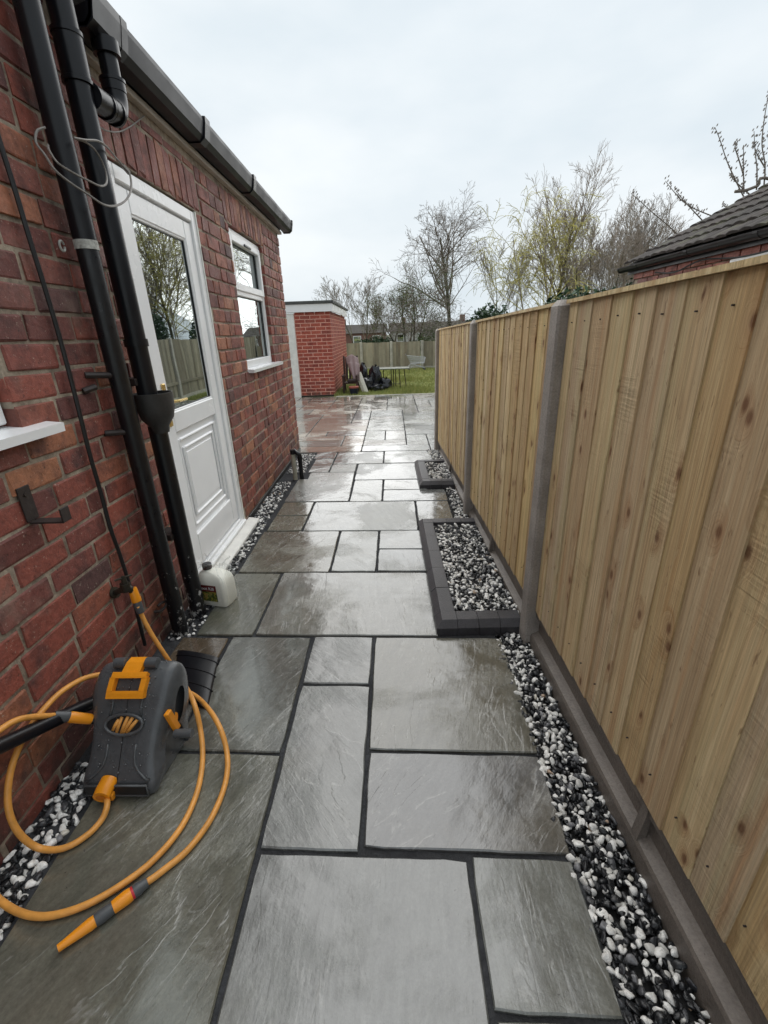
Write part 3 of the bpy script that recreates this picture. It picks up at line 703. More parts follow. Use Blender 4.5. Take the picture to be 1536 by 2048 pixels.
# roof of the single-storey part, fascia and cream trim
MB().add([(-1.02, 2.08, 2.505), (-1.02, 5.66, 2.505), (-4.6, 5.66, 3.35), (-4.6, 2.08, 3.35), (-1.02, 2.08, 2.53), (-1.02, 5.66, 2.53), (-4.6, 5.66, 3.375), (-4.6, 2.08, 3.375)],
         [(0, 3, 2, 1), (4, 5, 6, 7), (0, 1, 5, 4), (1, 2, 6, 5), (2, 3, 7, 6), (3, 0, 4, 7)]).build('roof', MAT['roof'], house)
MB().box(WX-.03, WX+.018, 2.08, 5.60, 2.402, 2.50).build('fascia', MAT['gutter'], house)
MB().box(WX-.03, WX+.030, 2.08, 5.605, 2.372, 2.400, .003).build('fascia_trim', MAT['trim'], house)

# --- white door with glass and moulded panel
def frame_rect(mb, x0, x1, y0, y1, z0, z1, w_, b=.004, wb=None):
    wb = wb or w_
    mb.box(x0, x1, y0, y0+w_, z0, z1, b); mb.box(x0, x1, y1-w_, y1, z0, z1, b)
    mb.box(x0, x1, y0+w_, y1-w_, z1-w_, z1, b); mb.box(x0, x1, y0+w_, y1-w_, z0, z0+wb, b)
d0, d1, dt = 2.24, 3.18, 2.068
door = MB(); frame_rect(door, WX-.075, WX-.012, d0, d1, .035, dt, .062, .005, .045)
df = door.build('door_frame', MAT['upvc'], house)
MB().box(WX-.06, WX-.004, d1-.006, d1+.006, .03, dt+.004).build('sealant', MAT['whitepaint'], house)
lx0, lx1, ly0, ly1, lz0, lz1 = WX-.07, WX-.024, d0+.070, d1-.068, .088, dt-.070
leaf = MB(); frame_rect(leaf, lx0, lx1, ly0, ly1, lz0, lz1, .10, .006, .19)
leaf.box(lx0, lx1, ly0+.10, ly1-.10, .885, .995, .006)
dl = leaf.build('door', MAT['upvc'], house)
gp = MB().box(WX-.055, WX-.043, ly0+.09, ly1-.09, .985, lz1-.09); gpo = gp.build('pane', MAT['glass'], dl)
bd = MB(); frame_rect(bd, WX-.043, WX-.030, ly0+.092, ly1-.092, .987, lz1-.092, .017, .004); bd.build('glazing_bead', MAT['upvc'], dl)
sl = MB(); frame_rect(sl, WX-.0425, WX-.037, ly0+.108, ly1-.108, 1.003, lz1-.108, .005, 0); sl.build('gasket', MAT['seal_hollow'], dl)
MB().box(WX-.06, WX-.046, ly0+.09, ly1-.09, .27, .89).build('panel', MAT['upvc'], dl)
for k, (iy, iz, ww, hh_) in enumerate([(.118, .035, .020, .016), (.170, .09, .018, .014)]):
    m = MB(); frame_rect(m, WX-.047, WX-.047+hh_, ly0+iy, ly1-iy, .278+iz, .882-iz, ww, .007); m.build('moulding', MAT['upvc'], dl)
MB().box(WX-.047, WX-.040, ly0+.205, ly1-.205, .278+.13, .882-.13, .003).build('raised_field', MAT['upvc'], dl)
hd = MB(); hd.box(WX-.024, WX-.012, ly0+.03, ly0+.062, .93, 1.15, .004); hd.build('handle_plate', MAT['gold'], dl)
MB().tube([(WX-.015, ly0+.046, 1.06), (WX+.035, ly0+.046, 1.06), (WX+.042, ly0+.056, 1.06), (WX+.042, ly0+.155, 1.058)], .0075, 8).build('handle', MAT['gold'], dl)
st = MB(); st.box(WX-.075, WX-.004, d0, d1, .01, .036, .004); st.box(WX-.02, WX+.012, d0+.004, d1-.004, .03, .055, .006); st.build('threshold', MAT['upvc'], house)
sill = MB().loft([[(WX-.03, yy, -.05), (WX+.075, yy, -.05), (WX+.078, yy, -.046), (WX+.078, yy, .006), (WX+.072, yy, .012), (WX-.03, yy, .028)] for yy in (d0-.05, d1+.10)])
sill.build('door_sill', MAT['whitepaint'], house)

# --- kitchen window
w0, w1, wz0, wz1 = 3.805, 4.745, 1.115, 2.130
wf = MB(); frame_rect(wf, WX-.095, WX-.030, w0, w1, wz0, wz1, .055, .005, .06)
wf.box(WX-.095, WX-.030, w0+.055, w1-.055, 1.665, 1.725, .005); win = wf.build('window', MAT['upvc'], house)
vs_ = MB(); frame_rect(vs_, WX-.05, WX-.016, w0+.035, w1-.035, 1.700, wz1-.035, .055, .006); vs_.build('vent_sash', MAT['upvc'], win)
MB().box(WX-.07, WX-.06, w0+.08, w1-.08, 1.745, wz1-.08).build('pane', MAT['glass'], win)
MB().box(WX-.074, WX-.062, w0+.05, w1-.05, 1.17, 1.67).build('pane', MAT['glass'], win)
for za, zb_ in ((1.173, 1.667), (1.752, wz1-.088)):
    m = MB(); frame_rect(m, WX-.060, WX-.052, w0+.054 if za < 1.5 else w0+.087, w1-.054 if za < 1.5 else w1-.087, za, zb_, .006, 0); m.build('gasket', MAT['seal_hollow'], win)
MB().box(WX-.016, WX-.002, 4.20, 4.38, 2.045, 2.063, .004).build('trickle_vent', MAT['conngrey'], win)
MB().loft([[(WX-.06, yy, 1.085), (WX+.050, yy, 1.083), (WX+.052, yy, 1.108), (WX-.06, yy, 1.118)] for yy in (w0-.01, w1+.14)]).build('window_sill', MAT['upvc'], house)
# --- the near window whose corner shows at the left edge
nw = MB(); frame_rect(nw, WX-.09, WX-.03, -.6, 1.36, 1.135, 2.59, .065, .005); nwo = nw.build('window', MAT['upvc'], house)
MB().box(WX-.07, WX-.06, -.55, 1.30, 1.19, 2.54).build('pane', MAT['glass'], nwo)
MB().loft([[(WX-.06, yy, 1.09), (WX+.055, yy, 1.088), (WX+.057, yy, 1.116), (WX-.06, yy, 1.128)] for yy in (-.65, 1.475)]).build('window_sill', MAT['upvc'], house)

# ------------------------------------------------------------------ gutter
gut = thing('roof_gutter', (-1.06, 2.12, 2.42), 'grey black square gutter along the eaves with union brackets and end cap', 'gutter')
gp_ = [(-1.112, 2.50), (-1.112, 2.425), (-1.10, 2.405), (-1.035, 2.405), (-1.012, 2.43), (-.998, 2.492), (-.998, 2.512), (-1.006, 2.514), (-1.008, 2.494), (-1.02, 2.436), (-1.04, 2.415), (-1.098, 2.415), (-1.106, 2.43), (-1.106, 2.50)]
MB().prism_y(gp_, 2.115, 5.70).build('gutter_channel', MAT['gutter'], gut)
def gbox(y0, y1, g, name, mt='blackplastic'):
    outer = [(-1.113, 2.505), (-1.115, 2.424-g), (-1.10-.002, 2.404-g), (-1.035, 2.404-g), (-1.010+g, 2.428-g), (-.996+g, 2.492), (-.994+g, 2.520), (-1.004, 2.522), (-1.02, 2.47), (-1.09, 2.45)]
    MB().prism_y(outer, y0, y1).build(name, MAT[mt], gut)
gbox(3.16, 3.235, .006, 'union_bracket'); gbox(4.165, 4.235, .006, 'union_bracket'); gbox(5.69, 5.725, .004, 'end_cap'); gbox(2.30, 2.345, .005, 'union_bracket'); gbox(2.115, 2.30, .0035, 'running_outlet')

# ------------------------------------------------------------------ soil pipe and rainwater pipe
soilp = thing('soil_pipe', (-1.06, 1.84, -.05), 'thick black cast iron soil pipe with flaking paint and pale grey ring', 'pipe')
MB().tube([(-1.072, 1.845, -.06), (-1.072, 1.845, 1.67)], .0365, 28).build('pipe', MAT['blackpaint'], soilp, angle=40)
MB().tube([(-1.072, 1.845, 1.695), (-1.072, 1.845, 3.1)], .0385, 28).build('pipe', MAT['blackplastic'], soilp, angle=40)
MB().tube([(-1.072, 1.845, 1.668), (-1.072, 1.845, 1.697)], .0392, 28).build('joint_ring', MAT['leadgrey'], soilp, angle=40)
for q in (((-1.135, 1.735, 1.245), (-1.075, 1.83, 1.235)), ((-1.135, 1.70, 1.19), (-1.115, 1.75, 1.20)), ((-1.135, 1.76, 1.02), (-1.075, 1.83, 1.01))): MB().tube(q, .012, 8).build('wall_fixing', MAT['iron'], soilp)
rp = thing('rainwater_pipe', (-1.055, 2.0, -.05), 'slimmer black rainwater downpipe with hopper head beside the white door', 'pipe')
hopper_z = 1.02; hx, hy = -1.045, 2.005
MB().tube([(hx-.01, hy, 1.10), (hx-.01, hy, 3.1)], .041, 24).build('upper_pipe', MAT['blackplastic'], rp, angle=40)
MB().lathe([(.049, 0), (.049, .012), (.0455, .014), (.0455, .126), (.049, .128), (.049, .14)], (hx-.01, hy, 2.197), 24).build('coupling', MAT['blackplastic'], rp, angle=40)
MB().tube([(hx-.01, hy, 1.335), (hx-.01, hy, 1.365)], .047, 24).build('collar', MAT['blackplastic'], rp, angle=40)
MB().lathe([(.039, .0), (.042, .012), (.045, .03), (.072, .065), (.084, .11), (.088, .175), (.083, .175), (.078, .11), (.05, .07)], (hx+.012, hy, hopper_z-.05), 28, .92, 1.).build('hopper', MAT['dustyplastic'], rp, angle=35)
MB().tube([(hx, hy, -.06), (hx, hy, hopper_z-.02)], .0395, 24).build('lower_pipe', MAT['blackpaint'], rp, angle=40)
for z_ in (1.18, .45): MB().box(WX-.005, hx-.02, hy-.055, hy+.055, z_, z_+.03, .003).build('pipe_bracket', MAT['iron'], rp)
# gutter outlet, elbow and horizontal branch into the pipe
ol = np.array([-1.03, 2.215, 2.41]); el = np.array([-1.03, 2.215, 2.205])
m = MB(); m.tube([ol, ol-[0, 0, .045]], .047, 20); m.tube([ol-[0, 0, .04], el+[0, 0, .055]], .034, 20); m.tube([el+[0, 0, .085], el+[0, 0, .05]], .043, 20); m.tube([el+[0, 0, .09], el+[0, 0, .08]], .046, 20)
m.tube(spline([el+[0, 0, .06], el+[0, 0, .02], el+[0, -.018, -.012], el+[0, -.05, -.022], el+[0, -.19, -.03]], 5), .040, 20)
for t_ in (.035, .085, .10): m.tube([el+[0, -t_-.006, -.024-.04*t_], el+[0, -t_+.006, -.024-.04*t_]], .0445, 20)
m.build('gutter_branch', MAT['blackplastic'], rp, angle=40)

# ------------------------------------------------------------------ cables and small wall fittings
tag(MB().tube(spline([PX(-25, 200, -1.117), PX(0, 285, -1.117), PX(30, 380, -1.117), PX(60, 480, -1.117), PX(88, 570, -1.117), PX(115, 660, -1.117), PX(137, 740, -1.117), PX(160, 830, -1.117), PX(180, 910, -1.117), PX(203, 990, -1.117), PX(222, 1060, -1.117), PX(240, 1110, -1.117), PX(262, 1180, -1.112), PX(280, 1250, -1.112), PX(290, 1290, -1.11)], 5), .0075, 8).build('black_cable', MAT['cable']),
    'black cable hanging down the brick wall to the garden tap', 'cable')
gc = thing('aerial_cable', (-1.0, 1.9, 1.9), 'loose thin grey cable looped around both black pipes', 'cable')
def pxs(L): return spline([PX(x, y, X) for x, y, X in L], 6)
MB().tube(pxs([(90, 255, -1.05), (74, 262, -1.06), (72, 285, -1.06), (90, 310, -1.04), (110, 340, -1.0), (140, 365, -.985), (175, 388, -.975), (205, 408, -.965), (228, 412, -.965), (250, 402, -.97), (262, 380, -.98), (260, 350, -1.0), (248, 335, -1.04)]), .0038, 6).build('strand', MAT['greycable'], gc)
MB().tube(pxs([(96, 290, -1.06), (98, 300, -1.03), (115, 325, -.99), (145, 345, -.98), (178, 362, -.975), (200, 372, -.97), (212, 368, -.975), (213, 350, -.985), (205, 325, -.99), (190, 300, -.99), (172, 285, -.995), (150, 277, -1.0)]), .0034, 6).build('strand', MAT['greycable'], gc)
MB().tube(pxs([(148, 276, -1.0), (170, 280, -.99), (195, 282, -.985), (215, 295, -.99), (232, 315, -1.03), (250, 335, -1.09), (256, 342, -1.115)]), .0038, 6).build('strand', MAT['greycable'], gc)
MB().tube(pxs([(195, 252, -1.06), (215, 262, -1.10), (240, 263, -1.118), (265, 250, -1.12), (288, 232, -1.125)]), .003, 6).build('strand', MAT['greycable'], gc)
MB().tube([PX(244, 330, -1.11), PX(258, 346, -1.11)], .009, 8).build('connector', MAT['greycable'], gc)
br = thing('hanging_bracket', (-1.12, 1.27, .85), 'rusty black iron hook bracket fixed to the near brick wall', 'bracket')
m = MB(); m.box(WX+.001, WX+.006, 1.265, 1.315, .845, .955, .001); m.box(WX+.004, WX+.112, 1.27, 1.308, .838, .844, .001); m.box(WX+.108, WX+.114, 1.27, 1.308, .840, .885, .001); m.build('flat_bar', MAT['iron'], br)
m = MB(); m.tube([(WX, 1.29, .93), (WX+.009, 1.29, .93)], .007, 8); m.build('screw', MAT['iron'], br)
ep = PX(122, 492, -1.125)
ey = MB(); ey.tube([ep+np.array([.004, .013*math.cos(a), .016*math.sin(a)]) for a in np.linspace(.4, 6.2, 12)], .004, 6); tag(ey.build('wall_eye', MAT['leadgrey']), 'small pale screw eye in the brick wall left of the grey ring', 'hook')
hp = PX(322, 1215, -1.105)
tag(MB().tube(spline([hp+np.array(v) for v in [(-.03, -.02, -.01), (0, -.01, -.012), (.012, .02, -.005), (.01, .03, .012), (.004, .005, .022), (-.004, -.015, .018)]], 4), .0065, 8).build('wall_hook', MAT['iron']), 'small curved black iron hook low on the wall by the pipes', 'hook')
rng_v = thing('garden_tap', PX(245, 1180, -1.10), 'small dark brass garden tap on the brick wall with orange hose connector below', 'tap')
T0 = PX(228, 1186, WX+.004); T1 = PX(252, 1176, -1.065)
m = MB(); m.tube([T0, T1], .0125, 10); m.tube([T0, T0+(T1-T0)*.12], .024, 12); m.tube([T1+[0, 0, -.012], T1+[0, 0, .022]], .019, 12); m.tube([T1+[0, 0, .02], T1+[0, 0, .045]], .011, 10); m.tube(spline([T1, T1+[.012, .006, -.008], T1+[.018, .012, -.04]], 4), .0125, 10); m.build('tap_body', MAT['brass'], rng_v, angle=50)
m = MB(); m.tube([T1+[-.022, -.022, .047], T1+[.022, .022, .047]], .0045, 8); m.tube([T1+[0, 0, .04], T1+[0, 0, .053]], .007, 8); m.build('tap_handle', MAT['brass'], rng_v)

# ------------------------------------------------------------------ waste pipes, gully
wp = thing('waste_pipe', (-1.0, 4.4, 0), 'cream upright waste pipe stub at the house corner', 'pipe')
pA = G(591, 957)
MB().tube([(pA[0], pA[1], .255), (pA[0], pA[1], .30)], .025, 14).build('cap', MAT['blackplastic'], wp, angle=40)
MB().tube([(pA[0], pA[1], -.05), (pA[0], pA[1], .27)], .022, 14).build('pipe', m_simple('cream_pipe', (.42, .40, .32), .5, .2), wp, angle=40)
wp2 = thing('waste_pipe', (-.95, 4.4, 0), 'black waste pipe with an elbow beside the cream stub at the house corner', 'pipe')
pB = G(604, 957); MB().tube(spline([(pA[0], pA[1]+.045, .283), (pA[0]+.02, pA[1]+.03, .275), (pB[0]-.03, pB[1], .268), (pB[0]-.004, pB[1], .25), (pB[0], pB[1], .22), (pB[0], pB[1], .1), (pB[0], pB[1], -.05)], 4), .021, 14).build('pipe', MAT['blackplastic'], wp2, angle=40)
m = MB(); m.tube([(pB[0], pB[1], .20), (pB[0], pB[1], .235)], .026, 14); m.build('collar', MAT['blackplastic'], wp2, angle=40)
tag(MB().box(-1.12, -.915, 4.25, 4.56, -.06, -.028).build('soil_hole', MAT['soil']), 'bare brown soil patch under the waste pipes', 'soil', kind='stuff')
sp_ = thing('sloping_pipe', (-1.08, 1.1, .2), 'black waste pipe sloping along the wall behind the hose reel', 'pipe')
MB().tube([PX(-120, 1550, -1.085), PX(0, 1492, -1.085), PX(185, 1405, -1.07), (-1.02, 1.5, .05)], .022, 14).build('pipe', MAT['blackplastic'], sp_, angle=40)
tag(MB().box(-1.12, -.80, 1.10, 1.76, -.06, -.022).build('gully_bed', MAT['gravelbed']), 'dark wet bed around the drain gully', 'drain bed', kind='stuff')
gu = thing('drain_gully', (-.93, 1.5, 0), 'ribbed black plastic drain gully surround behind the hose reel', 'drain')
rings = []
for t_ in np.linspace(0, 1, 12):
    yy = 1.665-.30*t_; xc = -.915+.09*t_; hw = .112-.030*t_; hz = .024+.008*math.sin(t_*3.1)
    rings.append([(xc+hw*math.cos(a), yy-.03*math.cos(a), max(0, math.sin(a))**.6*hz-.01) for a in np.linspace(0, math.pi, 14)])
MB().loft(rings, caps=True, closed=True).build('shell', MAT['blackplastic'], gu, angle=50)
for t_ in (.12, .4, .68):
    yy = 1.665-.30*t_; xc = -.915+.09*t_; hw = .114-.030*t_; hz = .024+.008*math.sin(t_*3.1)
    MB().tube([(xc+hw*math.cos(a), yy-.03*math.cos(a), max(0, math.sin(a))**.6*hz-.01) for a in np.linspace(.1, math.pi-.1, 14)], .003, 6).build('rib', MAT['blackplastic'], gu, smooth=True)
MB().lathe([(.045, 0), (.047, .05), (.04, .052), (.036, .02)], (-1.0, 1.52, -.01), 18).build('pipe_socket', MAT['blackplastic'], gu, angle=40)

# ------------------------------------------------------------------ hose reel
reel = thing('hose_reel', (-.905, 1.12, 0), 'grey plastic hose reel with orange carry handle standing against the wall', 'hose reel')
RA = math.radians(-1); RO = np.array([-.897, .985, .0]); EX = np.array([math.cos(RA), math.sin(RA), 0]); EY = np.array([-math.sin(RA)+.10, math.cos(RA), 0]); EZ = np.array([0, 0, 1.])
def L3(x, y, z): return RO + EX*x + EY*y + EZ*z
prof = [(.0, .004), (-.004, .03), (.008, .062), (.035, .105), (.075, .168), (.115, .232), (.150, .286), (.185, .322), (.222, .340), (.250, .330), (.270, .300), (.276, .25), (.268, .18), (.235, .09), (.20, .004)]
hwid = [1.07*q for q in [.116, .117, .112, .106, .110, .118, .124, .126, .127, .127, .125, .122, .12, .12, .12]]
pf = spline([(a, b, c) for (a, b), c in zip(prof, hwid)], 3)
rings = []
for (y, z, hw) in pf:
    # section across: rounded shoulders dropping behind the crest
    cy, cz = .16, .14; d = np.array([y-cy, z-cz]); d = d/np.linalg.norm(d)
    sec = []
    for x, dp in ((-1, .085), (-1, .045), (-.965, .020), (-.89, .007), (-.76, 0.001), (-.4, 0), (0, .0), (.4, 0), (.76, .001), (.89, .007), (.965, .020), (1, .045), (1, .085)):
        sec.append(L3(x*hw, y-d[0]*dp, max(.0, z-d[1]*dp)))
    rings.append(sec)
rs = MB().loft(rings, caps=False, closed=False)
rs.build('casing', MAT['reel'], reel, angle=60)
for s_ in (-1, 1):                                          # side cheeks
    pr = [L3(s_*.104, .16+(y-.16)*.93, .004+(z-.004)*.94) for y, z, hw in pf]
    pr2 = [L3(s_*.092, .16+(y-.16)*.93, .004+(z-.004)*.94) for y, z, hw in pf]
    MB().loft([pr, pr2] if s_ > 0 else [pr2, pr]).build('side_cheek', MAT['reel'], reel)
def onface(x, t, lift=0.):                                   # point on the sloping front, t along the profile index
    i = min(int(t), len(prof)-2); f = t-i
    y = prof[i][0]*(1-f)+prof[i+1][0]*f; z = prof[i][1]*(1-f)+prof[i+1][1]*f
    dy, dz = prof[i+1][0]-prof[i][0], prof[i+1][1]-prof[i][1]; l = math.hypot(dy, dz); ny, nz2 = -dz/l, dy/l
    return L3(x, y+ny*lift, z+nz2*lift)
# raised hourglass ribs on the front
for s_ in (-1, 1):
    MB().tube([onface(s_*x, t, .001) for x, t in ((.062, 6.6), (.060, 6.2), (.050, 5.8), (.047, 5.3), (.052, 4.9))], .0045, 8).build('rib', MAT['reel'], reel, smooth=True)
    MB().tube([onface(s_*x, t, .001) for x, t in ((.046, 3.75), (.046, 3.3), (.052, 2.9), (.066, 2.5), (.085, 2.15), (.104, 1.95))], .0045, 8).build('rib', MAT['reel'], reel, smooth=True)
for a_, b_ in ((7.0, 5.05), (4.05, 1.75)):
    MB().tube([onface(0, t, .0005) for t in np.linspace(a_, b_, 8)], .0012, 6).build('seam', MAT['seal_hollow'], reel)
dr = MB(); drng = random.Random(8)
for _ in range(150):
    x_, t_ = drng.uniform(-.095, .095), drng.uniform(2., 8.6); q_ = .0012+.0022*drng.random()**2
    dr.add([onface(x_, t_, .0045)+v*q_*np.array([1, 1, .8]) for v in IV], [tuple(f) for f in IF])
tag(dr.build('rain_drops', m_simple('water_drop', (.10, .105, .11), .04, .02, spec=.9), reel, smooth=True), kind='stuff')
# oval port: flat black disc painted for the shaded inside, hose showing
n_ = 28; ring = [onface(.062*math.cos(a), 4.55+.42*math.sin(a), .005) for a in np.linspace(0, 2*math.pi, n_+1)]
MB().tube(ring, .0058, 8, caps=False).build('port_rim', MAT['reel'], reel, smooth=True)
MB().add([onface(.060*math.cos(a), 4.55+.40*math.sin(a), .004) for a in np.linspace(0, 2*math.pi, n_, endpoint=False)], [tuple(range(n_))]).build('port_dark_disc', MAT['seal_hollow'], reel)
for a, b in (((-.035, 4.32), (-.020, 4.76)), ((-.006, 4.2), (.010, 4.88)), ((.012, 4.22), (.042, 4.74)), ((-.022, 4.22), (-.010, 4.86)), ((.0, 4.2), (.026, 4.84))):
    MB().tube([onface(a[0], a[1], .001), onface((a[0]+b[0])/2, (a[1]+b[1])/2, .004), onface(b[0], b[1], .001)], .0062, 8).build('wound_hose', MAT['hose'], reel, smooth=True)
# black patch painted for the foot slot's shaded depth, with the orange hose guide
MB().add([onface(x, t, .011) for x, t in ((-.1, .85), (.1, .85), (.096, 1.55), (-.096, 1.55))], [(0, 1, 2, 3)]).build('slot_dark_patch', MAT['seal_hollow'], reel)
MB().tube([onface(x, t, .010) for x, t in ((-.106, .75), (.106, .75), (.10, 1.65), (-.10, 1.65), (-.106, .75))], .004, 6).build('slot_rim', MAT['reel'], reel, smooth=True)
kn = thing  # noqa
kc = onface(-.028, 1.35, .018)
m = MB(); m.loft([[kc+EX*(.027*cx)+EY*yy+EZ*(cz*.021+zz) for cx, cz in [(math.cos(a)*(1 if abs(math.cos(a)) < .8 else 1.0), math.sin(a)) for a in np.linspace(0, 2*math.pi, 20, endpoint=False)]] for yy, zz in ((.028, .012), (.0, .004), (-.014, -.004), (-.018, -.007))])
m.box(*(kc[0]-.027, kc[0]+.027, kc[1]-.012, kc[1]+.024, kc[2]-.034, kc[2]-.008), .004); m.build('hose_guide', MAT['orange'], reel, angle=40)
MB().loft([[kc+EX*(.017*math.cos(a))+EY*(-.0195)+EZ*(math.sin(a)*.011-.007) for a in np.linspace(0, 2*math.pi, 16, endpoint=False)], [kc+EX*(.015*math.cos(a))+EY*(-.0200)+EZ*(math.sin(a)*.009-.007) for a in np.linspace(0, 2*math.pi, 16, endpoint=False)]]).build('guide_dark_disc', m_simple('shaded_orange', (.58, .17, .008), .4, .05), reel)  # flat darker orange disc, shade of a hollow put into the colour
# carry handle: a frame folded on the crest with a hinge tab, between two grey lugs
m = MB()
def fbar(x0, x1, t0, t1, lo, hi):
    m.loft([[onface(x0, t, lo), onface(x1, t, lo), onface(x1, t, hi), onface(x0, t, hi)] for t in np.linspace(t0, t1, 5)])
fbar(-.062, .062, 5.75, 6.08, .004, .022); fbar(-.058, .058, 6.85, 7.1, .006, .024); fbar(-.062, -.044, 6.05, 6.9, .005, .023); fbar(.044, .062, 6.05, 6.9, .005, .023); fbar(-.030, .030, 7.05, 8.2, .006, .022)
m.build('carry_handle', MAT['orange'], reel)
for s_ in (-1, 1):
    mm = MB(); mm.tube([L3(s_*.034, .215, .352), L3(s_*.072, .215, .350)], .018, 14); mm.build('handle_lug', MAT['reel'], reel, angle=40)
# crank on the right cheek, inlet on the left
cx_ = L3(.104, .155, .165)
mm = MB(); mm.tube([cx_, cx_+EX*.022], .020, 14); mm.obox(cx_+EX*.026+EY*-.02+EZ*.012, EX*.008, EY*.014+EZ*.0, EZ*.05+EY*-.012, .004); mm.build('crank_arm', MAT['orange'], reel, angle=40)
ck = cx_+EX*.03+EY*-.03+EZ*-.035; MB().tube([ck, ck+EX*.06], [.014, .0155], 14).build('crank_knob', MAT['conngrey'], reel, angle=40)
IN = L3(-.104, .13, .185)
HS = np.array(PX(112, 1431, -1.075)); dI = (IN-HS)
MB().tube([IN+EX*.01, IN-dI*.22], .015, 12).build('inlet', MAT['blackplastic'], reel, angle=40)

def hose(name, pts, label):
    o = thing(name, pts[0], label, 'hose'); return o
lh_pts = [PX(276, 1212, -1.035), PX(284, 1232, -1.03), PX(303, 1268, -1.0), PX(330, 1310, -.955), PX(358, 1352, -.91), G(385, 1400, .13), G(401, 1460, .06), G(405, 1520, .02), G(394, 1585, .0125), G(362, 1655, .0125), G(305, 1722, .0125), G(235, 1775, .0125), G(160, 1815, .0125), G(85, 1833, .0125), G(25, 1818, .014), PX(-25, 1775, -1.085), PX(-75, 1690, -1.10), PX(-85, 1590, -1.10), PX(-50, 1505, -1.10), PX(0, 1460, -1.095), PX(45, 1437, -1.085), HS]
lh = hose('supply_hose', lh_pts, 'orange supply hose from the tap looping round to the reel side')
MB().tube(spline(lh_pts, 8), .0090, 12).build('hose', MAT['hose'], lh, smooth=True)
def conn(parent, a, b, segs):
    a, b = np.array(a), np.array(b)
    for t0, t1, r0, r1, nm, mt in segs:
        MB().tube([a+(b-a)*t0, a+(b-a)*(t0+.06), a+(b-a)*(t1-.06), a+(b-a)*t1], [r0*.93, r0, r1, r1*.93], 16).build(nm, MAT[mt], parent, angle=35)
conn(lh, HS, IN-dI*.2, [(-.05, .34, .014, .017, 'hose_collar', 'conngrey'), (.34, .95, .0175, .0165, 'connector', 'orange')])
tp = T1+np.array([.018, .012, -.035]); conn(lh, tp, lh_pts[1], [(-.25, .35, .0165, .019, 'connector', 'orange'), (.33, .85, .0165, .015, 'hose_collar', 'conngrey')])
fh_pts = [kc+EY*.0+EZ*-.02, G(214, 1612, .03), G(203, 1640, .014), G(172, 1672, .0125), G(125, 1697, .0125), G(75, 1695, .02), PX(35, 1662, -1.075), PX(16, 1610, -1.095), PX(22, 1540, -1.10), PX(48, 1475, -1.10), PX(88, 1418, -1.095), PX(135, 1375, -1.085), PX(195, 1350, -1.06), (-.98, 1.40, .13), (-.88, 1.42, .06), PY(352, 1372, 1.42), PY(395, 1395, 1.37), G(432, 1440, .09), G(453, 1500, .04), G(452, 1560, .0125), G(425, 1632, .0125), G(378, 1697, .0125), G(325, 1742, .0125), G(292, 1766, .016)]
fh = hose('garden_hose', fh_pts, 'orange delivery hose curling from the reel foot to the spray nozzle on the slabs')
MB().tube(spline(fh_pts, 8), .0090, 12).build('hose', MAT['hose'], fh, smooth=True)
a_, b_ = G(292, 1766, .017), G(116, 1897, .017)
conn(fh, a_, b_, [(-.02, .15, .0135, .017, 'hose_collar', 'conngrey'), (.145, .185, .0155, .0155, 'seal_ring', 'redring'), (.18, .40, .0175, .0165, 'connector', 'orange'), (.39, .60, .0155, .0165, 'nozzle_grip', 'conngrey'), (.60, 1.0, .0150, .0095, 'nozzle_tip', 'orange')])

# ------------------------------------------------------------------ jerrycan in a clear bag
BC = np.array([-.972, 2.115, 0]); jug = thing('weedkiller_bottle', tuple(BC), 'milky plastic bottle with a red label in a clear bag below the door', 'bottle')
ja = math.radians(-14); jx = np.array([math.cos(ja), math.sin(ja), 0]); jy = np.array([-math.sin(ja), math.cos(ja), 0])
def J(x, y, z): return BC + 1.12*(jx*x + jy*y + np.array([0, 0, z]))
def rr_ring(hx_, hy_, z, r_=.02, n=6, dx=0., dy=0.):
    out = []
    for cx, cy, a0 in ((1, 1, 0), (-1, 1, 90), (-1, -1, 180), (1, -1, 270)):
        for k in range(n+1):
            a = math.radians(a0+90*k/n); out.append(J(dx+cx*(hx_-r_)+r_*math.cos(a), dy+cy*(hy_-r_)+r_*math.sin(a), z))
    return out
MB().loft([rr_ring(.076, .048, .001), rr_ring(.080, .052, .008), rr_ring(.080, .052, .10), rr_ring(.079, .051, .128), rr_ring(.070, .044, .150, .018), rr_ring(.048, .032, .168, .015, dx=-.012), rr_ring(.020, .020, .176, .019, dx=-.03), rr_ring(.018, .018, .184, .0175, dx=-.03)]).build('bottle_body', MAT['jug'], jug, angle=50)
m = MB(); m.lathe([(.024, 0), (.025, .003), (.025, .027), (.021, .030)], tuple(J(-.03, 0, .180)), 20); m.build('cap', MAT['capblack'], jug, angle=40)
lab = MB(); lab.add([J(x, -.0535, z)-J(-.015, -.0535, .074) for x, z in ((-.068, .030), (.036, .030), (.036, .118), (-.068, .118))], [(0, 1, 2, 3)])
lo = link_mesh('label_panel', new_mesh('label_panel', lab.V, lab.F, MAT['label']), jug, J(-.015, -.0535, .074))
fc = bpy.data.curves.new('label_lettering', 'FONT'); fc.body = 'Root Kill'; fc.size = .0255; fc.extrude = .0002; fc.align_x = 'CENTER'; fc.offset = .0004
fc.materials.append(MAT['textwhite']); ft = bpy.data.objects.new('lettering_curve', fc); COL.objects.link(ft)
fo = link_mesh('label_lettering', bpy.data.meshes.new_from_object(ft.evaluated_get(bpy.context.evaluated_depsgraph_get())), jug); bpy.data.objects.remove(ft)
fo.rotation_euler = (math.pi/2, 0, ja); fo.location = J(-.016, -.0545, .093)-BC
bagr = random.Random(4); rings = []
